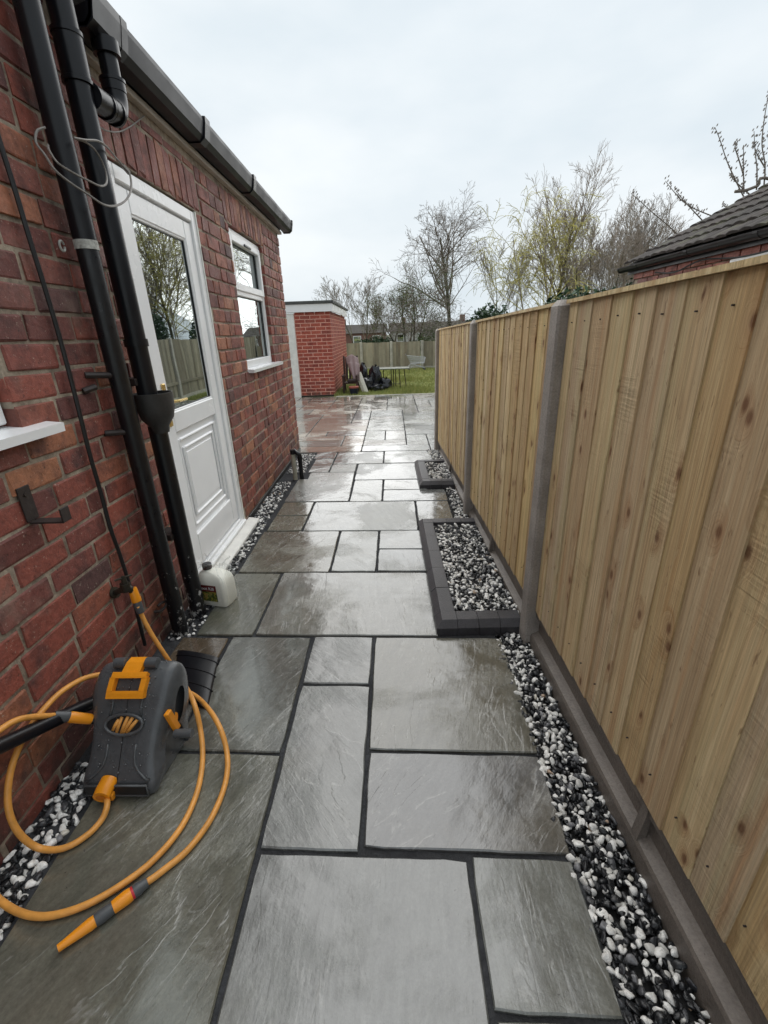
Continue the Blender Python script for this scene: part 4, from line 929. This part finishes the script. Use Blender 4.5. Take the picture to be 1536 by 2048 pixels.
for z, s_ in ((.0015, 1.10), (.03, 1.12), (.07, 1.08), (.11, 1.09), (.15, 1.04), (.18, .80), (.205, .62), (.225, .70), (.238, .92)):
    rg_ = rr_ring(.080*s_, .053*s_, z, .02, 6, dx=.012*max(0, z-.15)/.07)
    rings.append([p + np.array([bagr.uniform(-1, 1), bagr.uniform(-1, 1), bagr.uniform(-1, 1)])*(.003 if z < .12 else .009)*(0 if z < .01 else 1) for p in rg_])
MB().loft(rings, caps=False).build('clear_bag', MAT['bag'], jug)
MB().add([J(.04, .02, .15), J(.07, .0, .14), J(.10, .045, .175), J(.115, .02, .195), J(.075, .03, .18), J(.12, .06, .17)], [(0, 1, 4), (1, 2, 4), (2, 3, 4), (1, 5, 2)]).build('bag_corner', MAT['bag'], jug)

# ------------------------------------------------------------------ outhouse at the end of the patio
OX1, OY0 = -1.235, 10.735
oh = thing('brick_outhouse', (-2.0, 11.2, 0), 'bright red brick outhouse with flat roof and white fascia at the end of the patio', 'outhouse')
MB().box(-4.3, OX1-.0015, OY0-.0015, 14.6, -.05, 1.80).build('mortar', MAT['mortar2'], oh)
oc = .0782; unit2 = new_mesh('brick', *[a for a in (lambda VF: (np.array(VF[0])/np.array([.21, .03, .066]), VF[1]))(cbox(.21, .03, .066, .003))], MAT['brick2'])
side = MB()
for i in range(23):
    z = .035+i*oc; x = OX1 - (0 if i % 2 else .0)
    first = .21 if i % 2 else .1; x1 = OX1; k = 0
    while x1 > -2.02:
        L = first if k == 0 else .214; x0 = max(x1-L, -2.02)
        if x1-x0 > .02:
            o = link_mesh('brick', unit2, oh, ((x0+x1)/2, OY0+.012, z+.033)); o.scale = (x1-x0, .03, .066); o.rotation_euler = (0, 0, RNG.uniform(-.004, .004))
        x1 = x0-.012; k += 1
    y = OY0+.03; k = 0
    while y < 14.5:
        L = (.075 if i % 2 else .185) if k == 0 else .214
        side.box(OX1-.03, OX1+.001, y, y+L, z, z+.066, .002); y += L+.012; k += 1
tag(side.build('side_brick_courses', MAT['brick2'], oh), kind='stuff')
MB().box(-2.16, OX1+.012, OY0-.010, 14.6, -.05, .032).build('damp_course', MAT['plinth'], oh)
m = MB(); m.box(-4.3, OX1+.07, OY0-.07, OY0-.045, 1.815, 1.975, .003); m.box(OX1+.045, OX1+.07, OY0-.045, 14.7, 1.815, 1.975, .003); m.build('fascia', MAT['upvc'], oh)
m = MB().box(-4.3, OX1+.10, OY0-.10, 14.75, 1.977, 2.035, .006); m.build('roof', MAT['felt'], oh)
m = MB(); m.box(-2.19, -2.03, OY0-.03, OY0+.02, -.01, 1.80, .004); m.box(-2.42, -2.195, OY0-.01, OY0+.02, -.01, 1.80, .004); m.build('door_frame', MAT['whitepaint'], oh)
MB().box(-3.2, -2.43, OY0-.004, OY0+.02, .0, 1.78).build('door', MAT['whitepaint'], oh)

# ------------------------------------------------------------------ garden clutter
ch = thing('garden_chair', (-.88, 11.2, 0), 'dark brown slatted garden chair against the outhouse wall', 'chair')
m = MB()
for sx in (-1.05, -.73):
    MB().box(sx-.022, sx+.022, 10.98, 11.03, 0, .40, .004).build('leg', MAT['darkwood'], ch); MB().obox((sx, 11.44, .42), (.022, 0, 0), (0, .03, -.006), (0, .06, .42), .004).build('leg', MAT['darkwood'], ch)
    MB().box(sx-.03, sx+.03, 10.96, 11.42, .40, .43, .004).build('arm', MAT['darkwood'], ch)
for k in range(5): MB().box(-1.03, -.75, 11.0+k*.085, 11.07+k*.085, .235, .26, .003).build('seat_slat', MAT['darkwood'], ch)
for k in range(4): MB().obox((-1.0+k*.075+.01, 11.47, .56), (.028, 0, 0), (0, .012, 0), (0, .045, .26), .003).build('back_slat', MAT['darkwood'], ch)
cl = MB(); nx_, ny_ = 14, 20
V = []
for j in range(ny_):
    t_ = j/(ny_-1)
    for i in range(nx_):
        u = i/(nx_-1); fold = .022*math.sin(u*15+3*t_)*(.3+t_)
        wdt = .30*(1-.72*max(0, t_-.3)); x = -.845+.10*t_+ (u-.5)*wdt*(1 if u < .6 else 1)
        z = .875-.60*t_ + .02*math.sin(u*5) - (.12*abs(u-.55) if t_ < .3 else 0); y = 11.38-.12*t_+fold
        V.append((x, y, max(z, .27)))
cl.add(V, [(j*nx_+i, j*nx_+i+1, (j+1)*nx_+i+1, (j+1)*nx_+i) for j in range(ny_-1) for i in range(nx_-1)])
co = cl.build('draped_cloth', MAT['cloth'], smooth=True); md = co.modifiers.new('thickness', 'SOLIDIFY'); md.thickness = .008
tag(co, 'pinkish grey cloth hanging over the dark garden chair', 'cloth')
tb = thing('plastic_tub', (-.80, 10.86, 0), 'dark blue round tub with a reddish rim in front of the chair', 'tub')
MB().lathe([(.085, 0), (.092, .01), (.108, .15), (.113, .155), (.113, .165), (.103, .165), (.10, .15)], (-.80, 10.87, .004), 20).build('tub_body', MAT['tub'], tb, angle=40)
MB().lathe([(.116, .150), (.119, .155), (.119, .185), (.114, .188)], (-.80, 10.87, .004), 20).build('tub_lid', m_simple('faded_red', (.35, .10, .07), .5, .1), tb, angle=40)
tag(MB().box(-.955, -.70, 10.98, 11.2, .263, .335, .02).build('seat_cushion', m_simple('dark_cushion', (.03, .02, .018), .8, .2)), 'dark folded cushion lying on the garden chair seat', 'cushion')
for dx, lab_ in ((0, 'wider cream board leaning beside the garden chair, nearer the bin bags'), (-.085, 'narrower cream board leaning right beside the garden chair')):
    o = MB().obox((-.60+dx, 11.30+abs(dx), .235), (.030+.014*(dx == 0), 0, 0), (0, .012, 0), (-.085, .075, .235), .002).build('leaning_board', MAT['board']); tag(o, lab_, 'board', 'cream boards leaning by the chair')
def blob(name, c, s3, seed, amp, label):
    V = []; r_ = random.Random(seed); o3 = Vector((seed*3.1, seed*1.7, 0))
    verts = IV; F = IF
    # one more subdivision for crumples
    VL = [np.array(v) for v in verts]; cache = {}; F2 = []
    def mid(a, b):
        k = (min(a, b), max(a, b))
        if k not in cache: p = VL[a]+VL[b]; VL.append(p/np.linalg.norm(p)); cache[k] = len(VL)-1
        return cache[k]
    for a, b, c_ in F:
        x, y, z = mid(a, b), mid(b, c_), mid(c_, a); F2 += [(a, x, z), (b, y, x), (c_, z, y), (x, y, z)]
    F3 = F2; VV = VL
    for v in VV:
        d = 1+amp*(mnoise.noise(Vector(v)*1.7+o3)+.55*abs(mnoise.noise(Vector(v)*4.2+o3)))
        p = np.array(v)*np.array(s3)*d; p[2] = max(p[2], -s3[2]*.75); V.append(p+np.array(c)+np.array([0, 0, s3[2]*.75]))
    m_ = MB().add(V, F3); return m_
for i, (c, s3, lab_) in enumerate([((-.31, 11.75, .0), (.16, .16, .31), 'tall knotted black bin bag standing in the middle of the pile'), ((-.05, 11.75, .0), (.15, .15, .15), 'low black bin bag under the folding table edge'), ((-.50, 11.62, .0), (.15, .16, .19), 'slumped grey black bin bag beside the cream boards'), ((-.62, 12.0, .0), (.12, .12, .33), 'upright black bin bag behind the cream boards'), ((-.27, 11.5, .0), (.17, .12, .10), 'flat black bin bag lying at the front of the pile')]):
    b_o = thing('bin_bag', c, lab_, 'bin bag', 'black bin bags on the lawn')
    blob('bag', c, s3, i+2, .42, lab_).build('bag_body', MAT['binbag'], b_o, angle=35)
    MB().tube([np.array(c)+[0, 0, s3[2]*1.55], np.array(c)+[.01, 0, s3[2]*1.75], np.array(c)+[.03, .01, s3[2]*1.95]], [.02, .014, .035], 9).build('tied_neck', MAT['binbag'], b_o)
tt = thing('folding_table', (.15, 12.0, 0), 'weathered folding table with thin dark legs standing on the lawn', 'table')
MB().box(-.22, .56, 11.72, 12.25, .478, .500, .006).build('table_top', MAT['tabletop'], tt)
for lx_, ly_, bx_, by_ in ((-.10, 12.12, -.10, 12.12), (.10, 11.80, .10, 11.80), (.16, 12.05, .16, 12.05), (.30, 11.80, .33, 11.80), (.43, 11.95, .49, 11.95), (.22, 12.15, .22, 12.15)):
    MB().tube([(lx_, ly_, .48), (bx_, by_, -.005)], .011, 8).build('leg', MAT['iron'], tt)
MB().tube([(.10, 11.80, .12), (.33, 11.80, .12)], .008, 6).build('stretcher', MAT['iron'], tt)
tr = thing('shopping_trolley', (1.1, 17.4, 0), 'grey wire shopping trolley parked against the old back fence', 'trolley')
m = MB(); c0 = [(.74, .50), (1.42, .42), (1.36, .26), (.88, .26)]
def wr(a, b, r_=.006): m.tube([a, b], r_, 5)
for yy in (17.2, 17.6):
    for k in range(5):
        t_ = k/4; wr((.74+.14*t_, yy, .52-.27*t_), (1.42-.05*t_, yy, .45-.20*t_))
    for k in range(13):
        t_ = k/12; wr((.74+.68*t_, yy, .52-.07*t_), (.88+.49*t_, yy, .25))
for k in range(7):
    yy = 17.2+.4*k/6; wr((.74, yy, .52), (.88, yy, .25)); wr((1.42, yy, .45), (1.37, yy, .25)); wr((.88, yy, .25), (1.37, yy, .25))
m.build('wire_basket', MAT['metal'], tr)
m = MB()
for yy in (17.2, 17.6): m.tube([(.90, yy, .26), (.76, yy, .08)], .012, 6); m.tube([(.97, yy, .26), (.84, yy, .06), (1.0, yy, .2), (1.4, yy, .08)], .010, 6)
m.build('undercarriage', MAT['metal'], tr)
MB().tube([(.70, 17.18, .565), (.70, 17.62, .565)], .016, 8).build('push_handle', MAT['conngrey'], tr)
for wx_ in (.80, 1.38):
    for yy in (17.2, 17.6): MB().tube([(wx_, yy-.012, .045), (wx_, yy+.012, .045)], .042, 12).build('wheel', MAT['conngrey'], tr)

# ------------------------------------------------------------------ old back fence and side fence
def old_fence(label, pts, zt, zb, seed, pitch=.085):
    r_ = random.Random(seed); o = thing('weathered_fence', (*pts[0], 0), label, 'fence')
    for (a, b) in zip(pts[:-1], pts[1:]):
        a, b = np.array(a), np.array(b); L = np.linalg.norm(b-a); e = (b-a)/L; n_ = np.array([-e[1], e[0]])
        m = MB(); s_ = .06
        while s_ < L-.06:
            t_ = s_/L; sag = -.02*math.sin(t_*math.pi)+r_.uniform(-.006, .006)
            c = a+e*s_; w_ = pitch*.5+.004; th = r_.uniform(-.004, .004)
            m.obox((*(c+n_*th), (zt+sag+zb)/2), (*(e*w_), 0), (*(n_*.007+e*.002), 0), (0, 0, (zt+sag-zb)/2)); s_ += pitch
        m.build('board_panel', MAT['oldwood'], o)
        c = (a+b)/2
        MB().obox((*(c+n_*.02), zb+.25*(zt-zb)), (*(e*L/2), 0), (*(n_*.012), 0), (0, 0, .03)).build('rail', MAT['oldwood'], o)
        MB().obox((*c, zb-.06), (*(e*(L/2-.04)), 0), (*(n_*.015), 0), (0, 0, .075)).build('gravel_board', MAT['oldpost'], o)
    for p in pts: MB().box(p[0]-.05, p[0]+.05, p[1]-.09, p[1]+.01, -.1, zt+.02, .006).build('post', MAT['oldpost'], o)
    return o
fb = [(-5.9, 19.6), (-4.7, 19.4), (-3.5, 19.2), (-2.2, 19.0), (-1.0, 18.75), (.18, 18.55), (1.37, 18.35), (2.6, 18.1)]
old_fence('weathered grey boarded fence across the end of the back lawn', fb, 1.0, .06, 31)
old_fence('weathered side fence of the back garden mirrored in the door glass', [(2.65, 5.6), (2.65, 7.4), (2.65, 9.2), (2.65, 11.0), (2.65, 12.8), (2.65, 14.6), (2.65, 16.4), (2.6, 18.1)], 1.36, .06, 32, .11)

# ------------------------------------------------------------------ trees
def tree_mesh(seed, h, r0, lev, spread=.6, up=.25, droop=0., stems=1, wig=.10, bare=.22, tip=.006, first=(.3, .95), lean=(.10, .34)):
    """grows a branching skeleton; lev = children per level. Returns (trunk MB arrays, crown MB arrays, tips)"""
    r = np.random.default_rng(seed); segs = [[], []]; tips = []
    def grow(p, d, L, r_a, level):
        n = (9, 7, 5, 4, 3)[min(level, 4)]; P = [p]; R = [r_a]; st = L/n; r_b = max(tip, r_a*(.30 if level == 0 else .35))
        for k in range(n):
            d = d + r.normal(0, wig*(.55 if level == 0 else 1), 3); d[2] += up*(.5 if level else .3)*(1 if level < 3 else .6) - droop*(level >= 2)*(.35+.5*k/n)
            d = d/np.linalg.norm(d); p = p+d*st; P.append(p); R.append(r_a+(r_b-r_a)*((k+1)/n))
        segs[0 if level == 0 else 1].append((np.array(P), np.array(R), (7, 5, 4, 3, 3)[min(level, 4)]))
        if level >= len(lev): tips.append((P[-1], d)); return
        nc = lev[level]; nc = max(1, int(nc*r.uniform(.75, 1.25)))
        lo, hi = first if level == 0 else (bare, 1.)
        for c in range(nc):
            t = lo+(hi-lo)*((c+r.random())/nc); i = min(int(t*n), n-1); f = t*n-i
            q = P[i]*(1-f)+P[i+1]*f; dd = P[i+1]-P[i]; dd = dd/np.linalg.norm(dd)
            a = r.uniform(0, 6.283); ref = np.cross(dd, [0, 0, 1.]) if abs(dd[2]) < .95 else np.array([1., 0, 0]); ref = ref/np.linalg.norm(ref); b = np.cross(dd, ref)
            s_ = spread*r.uniform(.7, 1.3); nd = dd*math.cos(s_)+(ref*math.cos(a)+b*math.sin(a))*math.sin(s_)
            LL = L*r.uniform(.42, .68)*(1-.45*(t-lo)/(1-lo+.01) if level == 0 else 1-.3*t)
            grow(q, nd, LL, max(tip, (R[i]*(1-f)+R[i+1]*f)*.58), level+1)
    for s_ in range(stems):
        a = 6.283*s_/max(1, stems)+r.uniform(-.4, .4); ln = 0.05 if stems == 1 else r.uniform(*lean)
        d = np.array([math.cos(a)*ln, math.sin(a)*ln, 1.]); d /= np.linalg.norm(d)
        grow(np.array([math.cos(a)*.12*(stems > 1), math.sin(a)*.12*(stems > 1), -.1]), d, h*(.82 if stems == 1 else r.uniform(.72, .9)*(1-.22*ln)), r0*(1 if stems == 1 else r.uniform(.5, .9)), 0)
    out = []
    for S in segs:
        VV, QQ, k = [], [], 0
        for P, R, n in S:
            m = len(P); T = np.gradient(P, axis=0); T /= np.linalg.norm(T, axis=1)[:, None]+1e-9
            ref = np.array([0.31, .95, .05]); N = np.cross(T, ref); N /= np.linalg.norm(N, axis=1)[:, None]+1e-9; B = np.cross(T, N)
            a = 2*np.pi*np.arange(n)/n
            V = P[:, None]+R[:, None, None]*(np.cos(a)[None, :, None]*N[:, None]+np.sin(a)[None, :, None]*B[:, None])
            ii, kk = np.meshgrid(np.arange(m-1), np.arange(n), indexing='ij'); k2 = (kk+1) % n
            Q = np.stack([ii*n+kk, ii*n+k2, (ii+1)*n+k2, (ii+1)*n+kk], -1).reshape(-1, 4)
            VV.append(V.reshape(-1, 3)); QQ.append(Q+k); k += m*n
        out.append((np.concatenate(VV), np.concatenate(QQ)))
    return out[0], out[1], tips
def leaves_mesh(name, pts, n, size, jitter, mat, seed):
    r = np.random.default_rng(seed); P = np.array(pts); idx = r.integers(0, len(P), n); C = P[idx]+r.normal(0, jitter, (n, 3))
    a = r.normal(size=(n, 3)); a /= np.linalg.norm(a, axis=1)[:, None]; b = np.cross(a, r.normal(size=(n, 3))); b /= np.linalg.norm(b, axis=1)[:, None]+1e-9
    s_ = size*r.uniform(.6, 1.4, (n, 1)); V = np.stack([C-a*s_, C+b*s_*.45, C+a*s_, C-b*s_*.45], 1).reshape(-1, 3)
    return np_mesh(name, V, np.arange(4*n).reshape(-1, 4), mat)
def plant_tree(name, base, label, cat, seed, twig='twig', bark='bark', leaf=None, group=None, rz=0., cache={}, **k):
    o = thing(name, (base[0], base[1], 0), label, cat, group)
    a, b, tips = tree_mesh(seed, **k)
    o.rotation_euler = (0, 0, rz)
    link_mesh('trunk', np_mesh('trunk', a[0], a[1], MAT[bark], True), o); link_mesh('crown', np_mesh('crown', b[0], b[1], MAT[twig], True), o)
    if leaf:
        n, size, jit, mt = leaf; link_mesh('foliage', leaves_mesh('foliage', [t[0] for t in tips], n, size, jit, MAT[mt], seed), o)
    return o
def at(px, Y): return PY(px, 660, Y)[:2]
TG = 'bare trees beyond the garden'
plant_tree('bare_tree', at(903, 21.), 'tall bare grey tree with an oval crown behind the far end of the fence', 'tree', 101, group=TG, h=6.3, r0=.11, lev=(13, 8, 6, 4), spread=.82, up=.07, tip=.0048, first=(.28, .97))
plant_tree('hawthorn_tree', at(818, 20.4), 'bushy hawthorn with tiny young leaves behind the back fence', 'tree', 102, group=TG, leaf=(9500, .022, .12, 'leaf'), h=3.9, r0=.06, lev=(8, 6, 5, 4), spread=.85, up=.06, stems=5, tip=.0048)
plant_tree('bare_tree', at(722, 24.), 'slim pale bare tree rising behind the red brick outhouse', 'tree', 103, twig='greytwig', group=TG, h=4.1, r0=.05, lev=(10, 6, 5, 4), spread=.55, up=.18, stems=2, tip=.0055)
plant_tree('bare_tree', at(1175, 22.), 'broad many-stemmed bare tree above the middle fence panel', 'tree', 104, twig='palebrown', group=TG, h=6.5, r0=.06, lev=(7, 6, 5, 4), spread=.48, up=.09, stems=15, tip=.0055, wig=.08, first=(.2, .97), lean=(.10, .75))
plant_tree('bare_tree', at(1100, 22.5), 'leaning bare tree with a mossy trunk among the yellow willow shoots', 'tree', 105, twig='palebrown', group=TG, h=7.2, r0=.12, lev=(14, 8, 5, 4), spread=.52, up=.20, stems=1, tip=.0055)
plant_tree('willow_tree', at(1085, 22.), 'yellow-green willow with arching drooping shoots over the fence', 'tree', 106, twig='willow', bark='palebrown', group=TG, h=6.9, r0=.055, lev=(10, 6, 7), spread=.85, up=.14, droop=.46, stems=4, tip=.0072, wig=.08, first=(.30, .98), lean=(.10, .42))
plant_tree('arching_shrub', at(886, 19.6), 'pale leafless shrub with arching stems by the end of the fence', 'shrub', 107, twig='greytwig', bark='greytwig', h=2.5, r0=.025, lev=(5, 5, 3), spread=.7, up=.02, droop=.2, stems=8, tip=.006)
plant_tree('bare_tree', at(1010, 23.), 'faint slender bare tree between the tall tree and the willow', 'tree', 108, twig='greytwig', group=TG, h=5.6, r0=.05, lev=(12, 6, 5, 3), spread=.42, up=.22, stems=2, tip=.0055)
plant_tree('bare_tree', at(770, 22.6), 'small twiggy tree left of the hawthorn', 'tree', 109, group=TG, h=3.3, r0=.045, lev=(9, 6, 5, 3), spread=.65, up=.12, stems=3, tip=.005)
plant_tree('bare_tree', at(1245, 24.), 'right-hand bare tree fading behind the neighbouring bungalow roof', 'tree', 110, twig='greytwig', group=TG, h=5.8, r0=.06, lev=(7, 6, 5, 4), spread=.46, up=.10, stems=7, tip=.0058, lean=(.1, .36))
# twiggy blossom tree behind the bungalow
def evergreen(name, base, label, w3, seed, n=5200, size=.05, cat='bush', z0=0., mt='dark'):
    r = np.random.default_rng(seed); o = thing(name, (*base, 0), label, cat)
    d = r.normal(size=(n, 3)); d /= np.linalg.norm(d, axis=1)[:, None]; rad = r.random(n)**.35
    bump_ = np.array([1+.35*mnoise.noise(Vector(q)*2.2+Vector((seed, 0, 0))) for q in d]); P = d*rad[:, None]*bump_[:, None]*np.array(w3); P[:, 2] = np.abs(P[:, 2]+w3[2]*.9)+z0
    link_mesh('foliage', leaves_mesh('foliage', P, n, size, .02, MAT[mt], seed), o)
    mm = MB()
    for k in range(5):
        q = P[k*7]; mm.tube([(0, 0, -.05), (q[0]*.3, q[1]*.3, q[2]*.5), tuple(q*.9)], [.035, .02, .008], 6)
    me = new_mesh('stem', mm.V, mm.F, MAT['bark']); link_mesh('stem', me, o); return o
evergreen('laurel_bush', at(992, 17.2), 'dark green bush behind the middle of the fence below the slender tree', (.55, .5, .95), 201)
evergreen('conifer_bush', at(1108, 17.6), 'dark evergreen bush around the mossy trunk above the fence post', (.5, .5, 1.25), 202)
evergreen('laurel_bush', at(1243, 13.), 'dark green bush beside the bungalow gutter end', (.7, .6, 1.25), 203)
evergreen('ivy_bush', at(755, 20.5), 'low dark ivy mound behind the back fence near the outhouse', (.9, .5, .62), 204, 6000, .05)
evergreen('bramble_thicket', at(860, 20.2), 'brownish bramble thicket behind the back fence by the tall tree', (.8, .5, .75), 205, 4000, .035, mt='leaf')
evergreen('hedge_bush', (3.5, 9.0), 'clipped green hedge mirrored in the kitchen window glass', (.7, 1.4, 1.0), 206, 7000, .06)
evergreen('hedge_bush', (3.4, 16.), 'rounded green hedge at the far corner mirrored in the kitchen window', (.7, 1.6, 1.1), 207, 7000, .06)
bt = thing('blossom_tree', (5.9, 7.6, 0), 'budding bare fruit tree with upright shoots behind the bungalow roof', 'tree')
m = MB(); bud = MB()
def shoot(pts, Y, r0=.0095):
    P = spline([PY(x, y, Y) for x, y in pts], 5); P = [np.array(p) for p in P]; m.tube(P, list(np.linspace(r0, .0035, len(P))), 6)
    r_ = random.Random(int(pts[0][0]))
    for p in P[2:]:
        for _ in range(2):
            q = p+np.array([r_.uniform(-.03, .03), r_.uniform(-.03, .03), r_.uniform(-.02, .05)]); bud.obox(q, (.006, 0, .002), (0, .006, 0), (.003, 0, .013))
for pts in ([(1492, 402), (1478, 375), (1455, 325), (1440, 280), (1430, 255)], [(1488, 388), (1487, 350), (1487, 320), (1487, 290)], [(1487, 350), (1478, 320), (1470, 295), (1473, 288)], [(1513, 380), (1514, 340), (1510, 300), (1508, 262)], [(1528, 372), (1530, 330), (1524, 290), (1527, 250), (1534, 205), (1540, 180)], [(1500, 390), (1470, 362), (1458, 345)], [(1545, 360), (1540, 310), (1536, 270)], [(1530, 335), (1515, 310), (1508, 290)]): shoot(pts, 7.6)
m.tube(spline([PY(1470, 383, 7.6), PY(1490, 381, 7.6), PY(1515, 372, 7.6), PY(1550, 360, 7.6), (7.6, 7.8, 2.6), (7.4, 7.8, 0)], 5), .02, 7)
for pts in ([(1356, 470), (1335, 450), (1305, 425), (1280, 402), (1262, 387)], [(1424, 432), (1390, 418), (1365, 402), (1345, 380), (1331, 362)], [(1404, 440), (1385, 420), (1368, 402), (1353, 382)], [(1456, 415), (1445, 411)]): shoot(pts, 7.6, .008)
m.tube(spline([PY(1356, 470, 7.6), PY(1400, 500, 7.6), (5.6, 7.6, 1.2), (5.9, 7.6, -.1)], 5), .025, 7)
m.V = [tuple(np.array(v)) for v in m.V]; m.build('crown', MAT['twig'], bt, smooth=True); tag(bud.build('buds', MAT['greytwig'], bt), kind='stuff')
MB().tube([(5.9, 7.6, -.1), (6.1, 7.7, 1.4), (7.0, 7.8, 2.4)], [.09, .07, .04], 8).build('trunk', MAT['bark'], bt, smooth=True)

# ------------------------------------------------------------------ neighbouring bungalow
bg_ = thing('neighbour_bungalow', (3.2, 4.5, 0), 'neighbouring brick bungalow with dark tiled roof and black gutter above the fence', 'bungalow')
BX, BYE, EZ_ = 3.12, 6.25, 1.975; SL = (2.837-2.03)/(4.6-3.0)
MB().box(BX, 8.4, -3.5, BYE, -.1, EZ_).build('wall_core', MAT['mortar'], bg_)
bm = MB(); unitb = new_mesh('brick', *[a for a in (lambda VF: (np.array(VF[0])/np.array([.03, .215, .066]), VF[1]))(cbox(.03, .215, .066, .003))], MAT['brick'])
for i in range(9):
    z = 1.335+i*.076; y = BYE - (0 if i % 2 else .11)-.21
    while y > 2.6:
        if not (3.2 < y+.1 < 4.55 and z+.05 < 1.87):
            o = link_mesh('brick', unitb, bg_, (BX-.005, y+.107, z+.033)); o.scale = (.03, .213, .066)
        y -= .226
m = MB(); frame_rect(m, BX-.03, BX+.02, 3.25, 4.55, .8, 1.86, .07, .004); m.build('window_frame', MAT['upvc'], bg_); MB().box(BX-.012, BX-.004, 3.3, 4.5, .85, 1.80).build('pane', MAT['glass'], bg_)
MB().box(BX-.055, BX-.03, -3.6, BYE+.10, EZ_-.05, EZ_+.04).build('fascia', MAT['gutter'], bg_)
half = [(BX-.115+.055*math.cos(a), EZ_+.035+.055*math.sin(a)) for a in np.linspace(math.pi, 2*math.pi, 12)]; half2 = [(BX-.115+.049*math.cos(a), EZ_+.036+.049*math.sin(a)) for a in np.linspace(2*math.pi, math.pi, 12)]
MB().prism_y(half+half2, -3.6, BYE+.13).build('gutter', MAT['blackplastic'], bg_, angle=40)
full = [(BX-.115+.058*math.cos(a), EZ_+.035+.058*math.sin(a)) for a in np.linspace(math.pi, 2*math.pi, 12)]
MB().prism_y(full, BYE+.125, BYE+.155).build('gutter_stop', MAT['blackplastic'], bg_); 
for yy in (5.95, 5.0, 4.1): MB().prism_y(full+[(BX-.06, EZ_+.04)], yy, yy+.05).build('gutter_bracket', MAT['blackplastic'], bg_)
cb = MB().tube(spline([(BX-.06, 5.7, EZ_-.09), (BX-.07, 5.3, EZ_-.13), (BX-.06, 4.9, EZ_-.07), (BX-.07, 4.3, EZ_-.12), (BX-.06, 3.6, EZ_-.08)], 5), .008, 6).build('cable', MAT['cable'], bg_)
nlen = 3.3; sx_, sz_ = 1/math.hypot(1, SL), SL/math.hypot(1, SL)
tile_w, gauge = .30, .27; tp_ = []
for k in range(13):
    u = k/12; hgt_ = .010+.016*abs(math.sin(u*math.pi*2)); tp_.append((u*tile_w*1.02, hgt_))
V = []
for s_, lift in ((0., .022), (gauge+.05, .0)):
    for y, hz in tp_: V.append((s_*sx_ - (hz+lift)*sz_, y, s_*sz_+(hz+lift)*sx_))
    for y, hz in tp_: V.append((s_*sx_ - (lift)*sz_, y, s_*sz_+(lift)*sx_-.002))
n13 = 13; F = [(i, i+1, 2*n13+i+1, 2*n13+i) for i in range(12)] + [(n13+i, 3*n13+i, 3*n13+i+1, n13+i+1) for i in range(12)] + [(i, n13+i, n13+i+1, i+1) for i in range(12)] + [(0, 2*n13, 3*n13, n13), (12, n13+12, 3*n13+12, 2*n13+12)]
tile_me = new_mesh('roof_tile', V, F, MAT['roof'])
for r_i in range(10):
    for c_i in range(17):
        s_ = r_i*gauge; y = BYE+.10-(c_i+1)*tile_w
        o = link_mesh('roof_tile', tile_me, bg_, (BX-.10+s_*sx_, y+RNG.uniform(-.004, .004), EZ_+.055+s_*sz_+RNG.uniform(-.003, .003))); o.rotation_euler = (RNG.uniform(-.012, .012), 0, 0)
V = [(BX-.09, -3.6, EZ_+.05), (BX-.09, BYE+.09, EZ_+.05), (BX-.09+2.9*sx_, BYE+.09, EZ_+.05+2.9*sz_), (BX-.09+2.9*sx_, -3.6, EZ_+.05+2.9*sz_), (BX+5.2, BYE+.09, EZ_+.05), (BX+5.2, -3.6, EZ_+.05)]
MB().add(V, [(0, 3, 2, 1), (3, 5, 4, 2), (1, 2, 4), (0, 5, 3)]).build('roof_deck', MAT['felt'], bg_)
# second roof behind it
nb = thing('gabled_house', (9., 17., 0), 'distant brown gabled house peeping over the bungalow roof', 'house')
gx0, gz0 = PY(1300, 540, 17.)[0], 0
MB().box(gx0+.2, gx0+6, 12.2, 16.8, -.1, 3.2).build('wall', MAT['housewall'], nb)
pk = PY(1330, 474, 17.); 
MB().add([(gx0, 16.8, 3.2), (pk[0]+.25, 16.8, pk[2]), (gx0+6, 16.8, pk[2]), (gx0, 12, 3.2), (pk[0]+.25, 12, pk[2]), (gx0+6, 12, pk[2]), (gx0+6, 16.8, 3.2), (gx0+6, 12, 3.2)], [(0, 1, 2, 6), (0, 3, 4, 1), (1, 4, 5, 2), (3, 7, 5, 4), (0, 6, 7, 3), (6, 2, 5, 7)]).build('roof', MAT['roof'], nb)

# ------------------------------------------------------------------ far houses beyond the back fence
def far_house(px0, px1, Y, zw, zr, label, wall='housewall', nwin=3):
    x0, x1 = at(px0, Y)[0], at(px1, Y)[0]; o = thing('terraced_house', ((x0+x1)/2, Y, 0), label, 'house', 'houses beyond the gardens')
    MB().box(x0, x1, Y, Y+7, -.1, zw).build('wall', MAT[wall], o)
    MB().loft([[(xx, Y-.3, zw-.05), (xx, Y+3.5, zr), (xx, Y+7.3, zw-.05)] for xx in (x0-.2, x1+.2)]).build('roof', MAT['roof'], o)
    MB().box(x0+(x1-x0)*.2, x0+(x1-x0)*.2+.6, Y+3.2, Y+3.8, zr-.3, zr+.7).build('chimney', MAT['housewall'], o)
    for k in range(nwin):
        c = x0+(x1-x0)*(k+.5)/nwin; f = MB(); 
        f.box(c-.5, c+.5, Y-.03, Y+.02, zw-1.35, zw-.35); wo_ = f.build('window', MAT['upvc'], o)
        MB().box(c-.42, c+.42, Y-.05, Y-.035, zw-1.27, zw-.43).build('pane', MAT['glass'], wo_)
far_house(655, 772, 60., 1.35, 2.35, 'low brick house with a grey roof left of the hawthorn beyond the fence')
far_house(780, 905, 66., 1.4, 2.5, 'pale rendered house half hidden behind the hawthorn trunks', 'render')
far_house(905, 1020, 58., 1.4, 2.4, 'brick house hidden behind the tall bare tree', 'housewall')
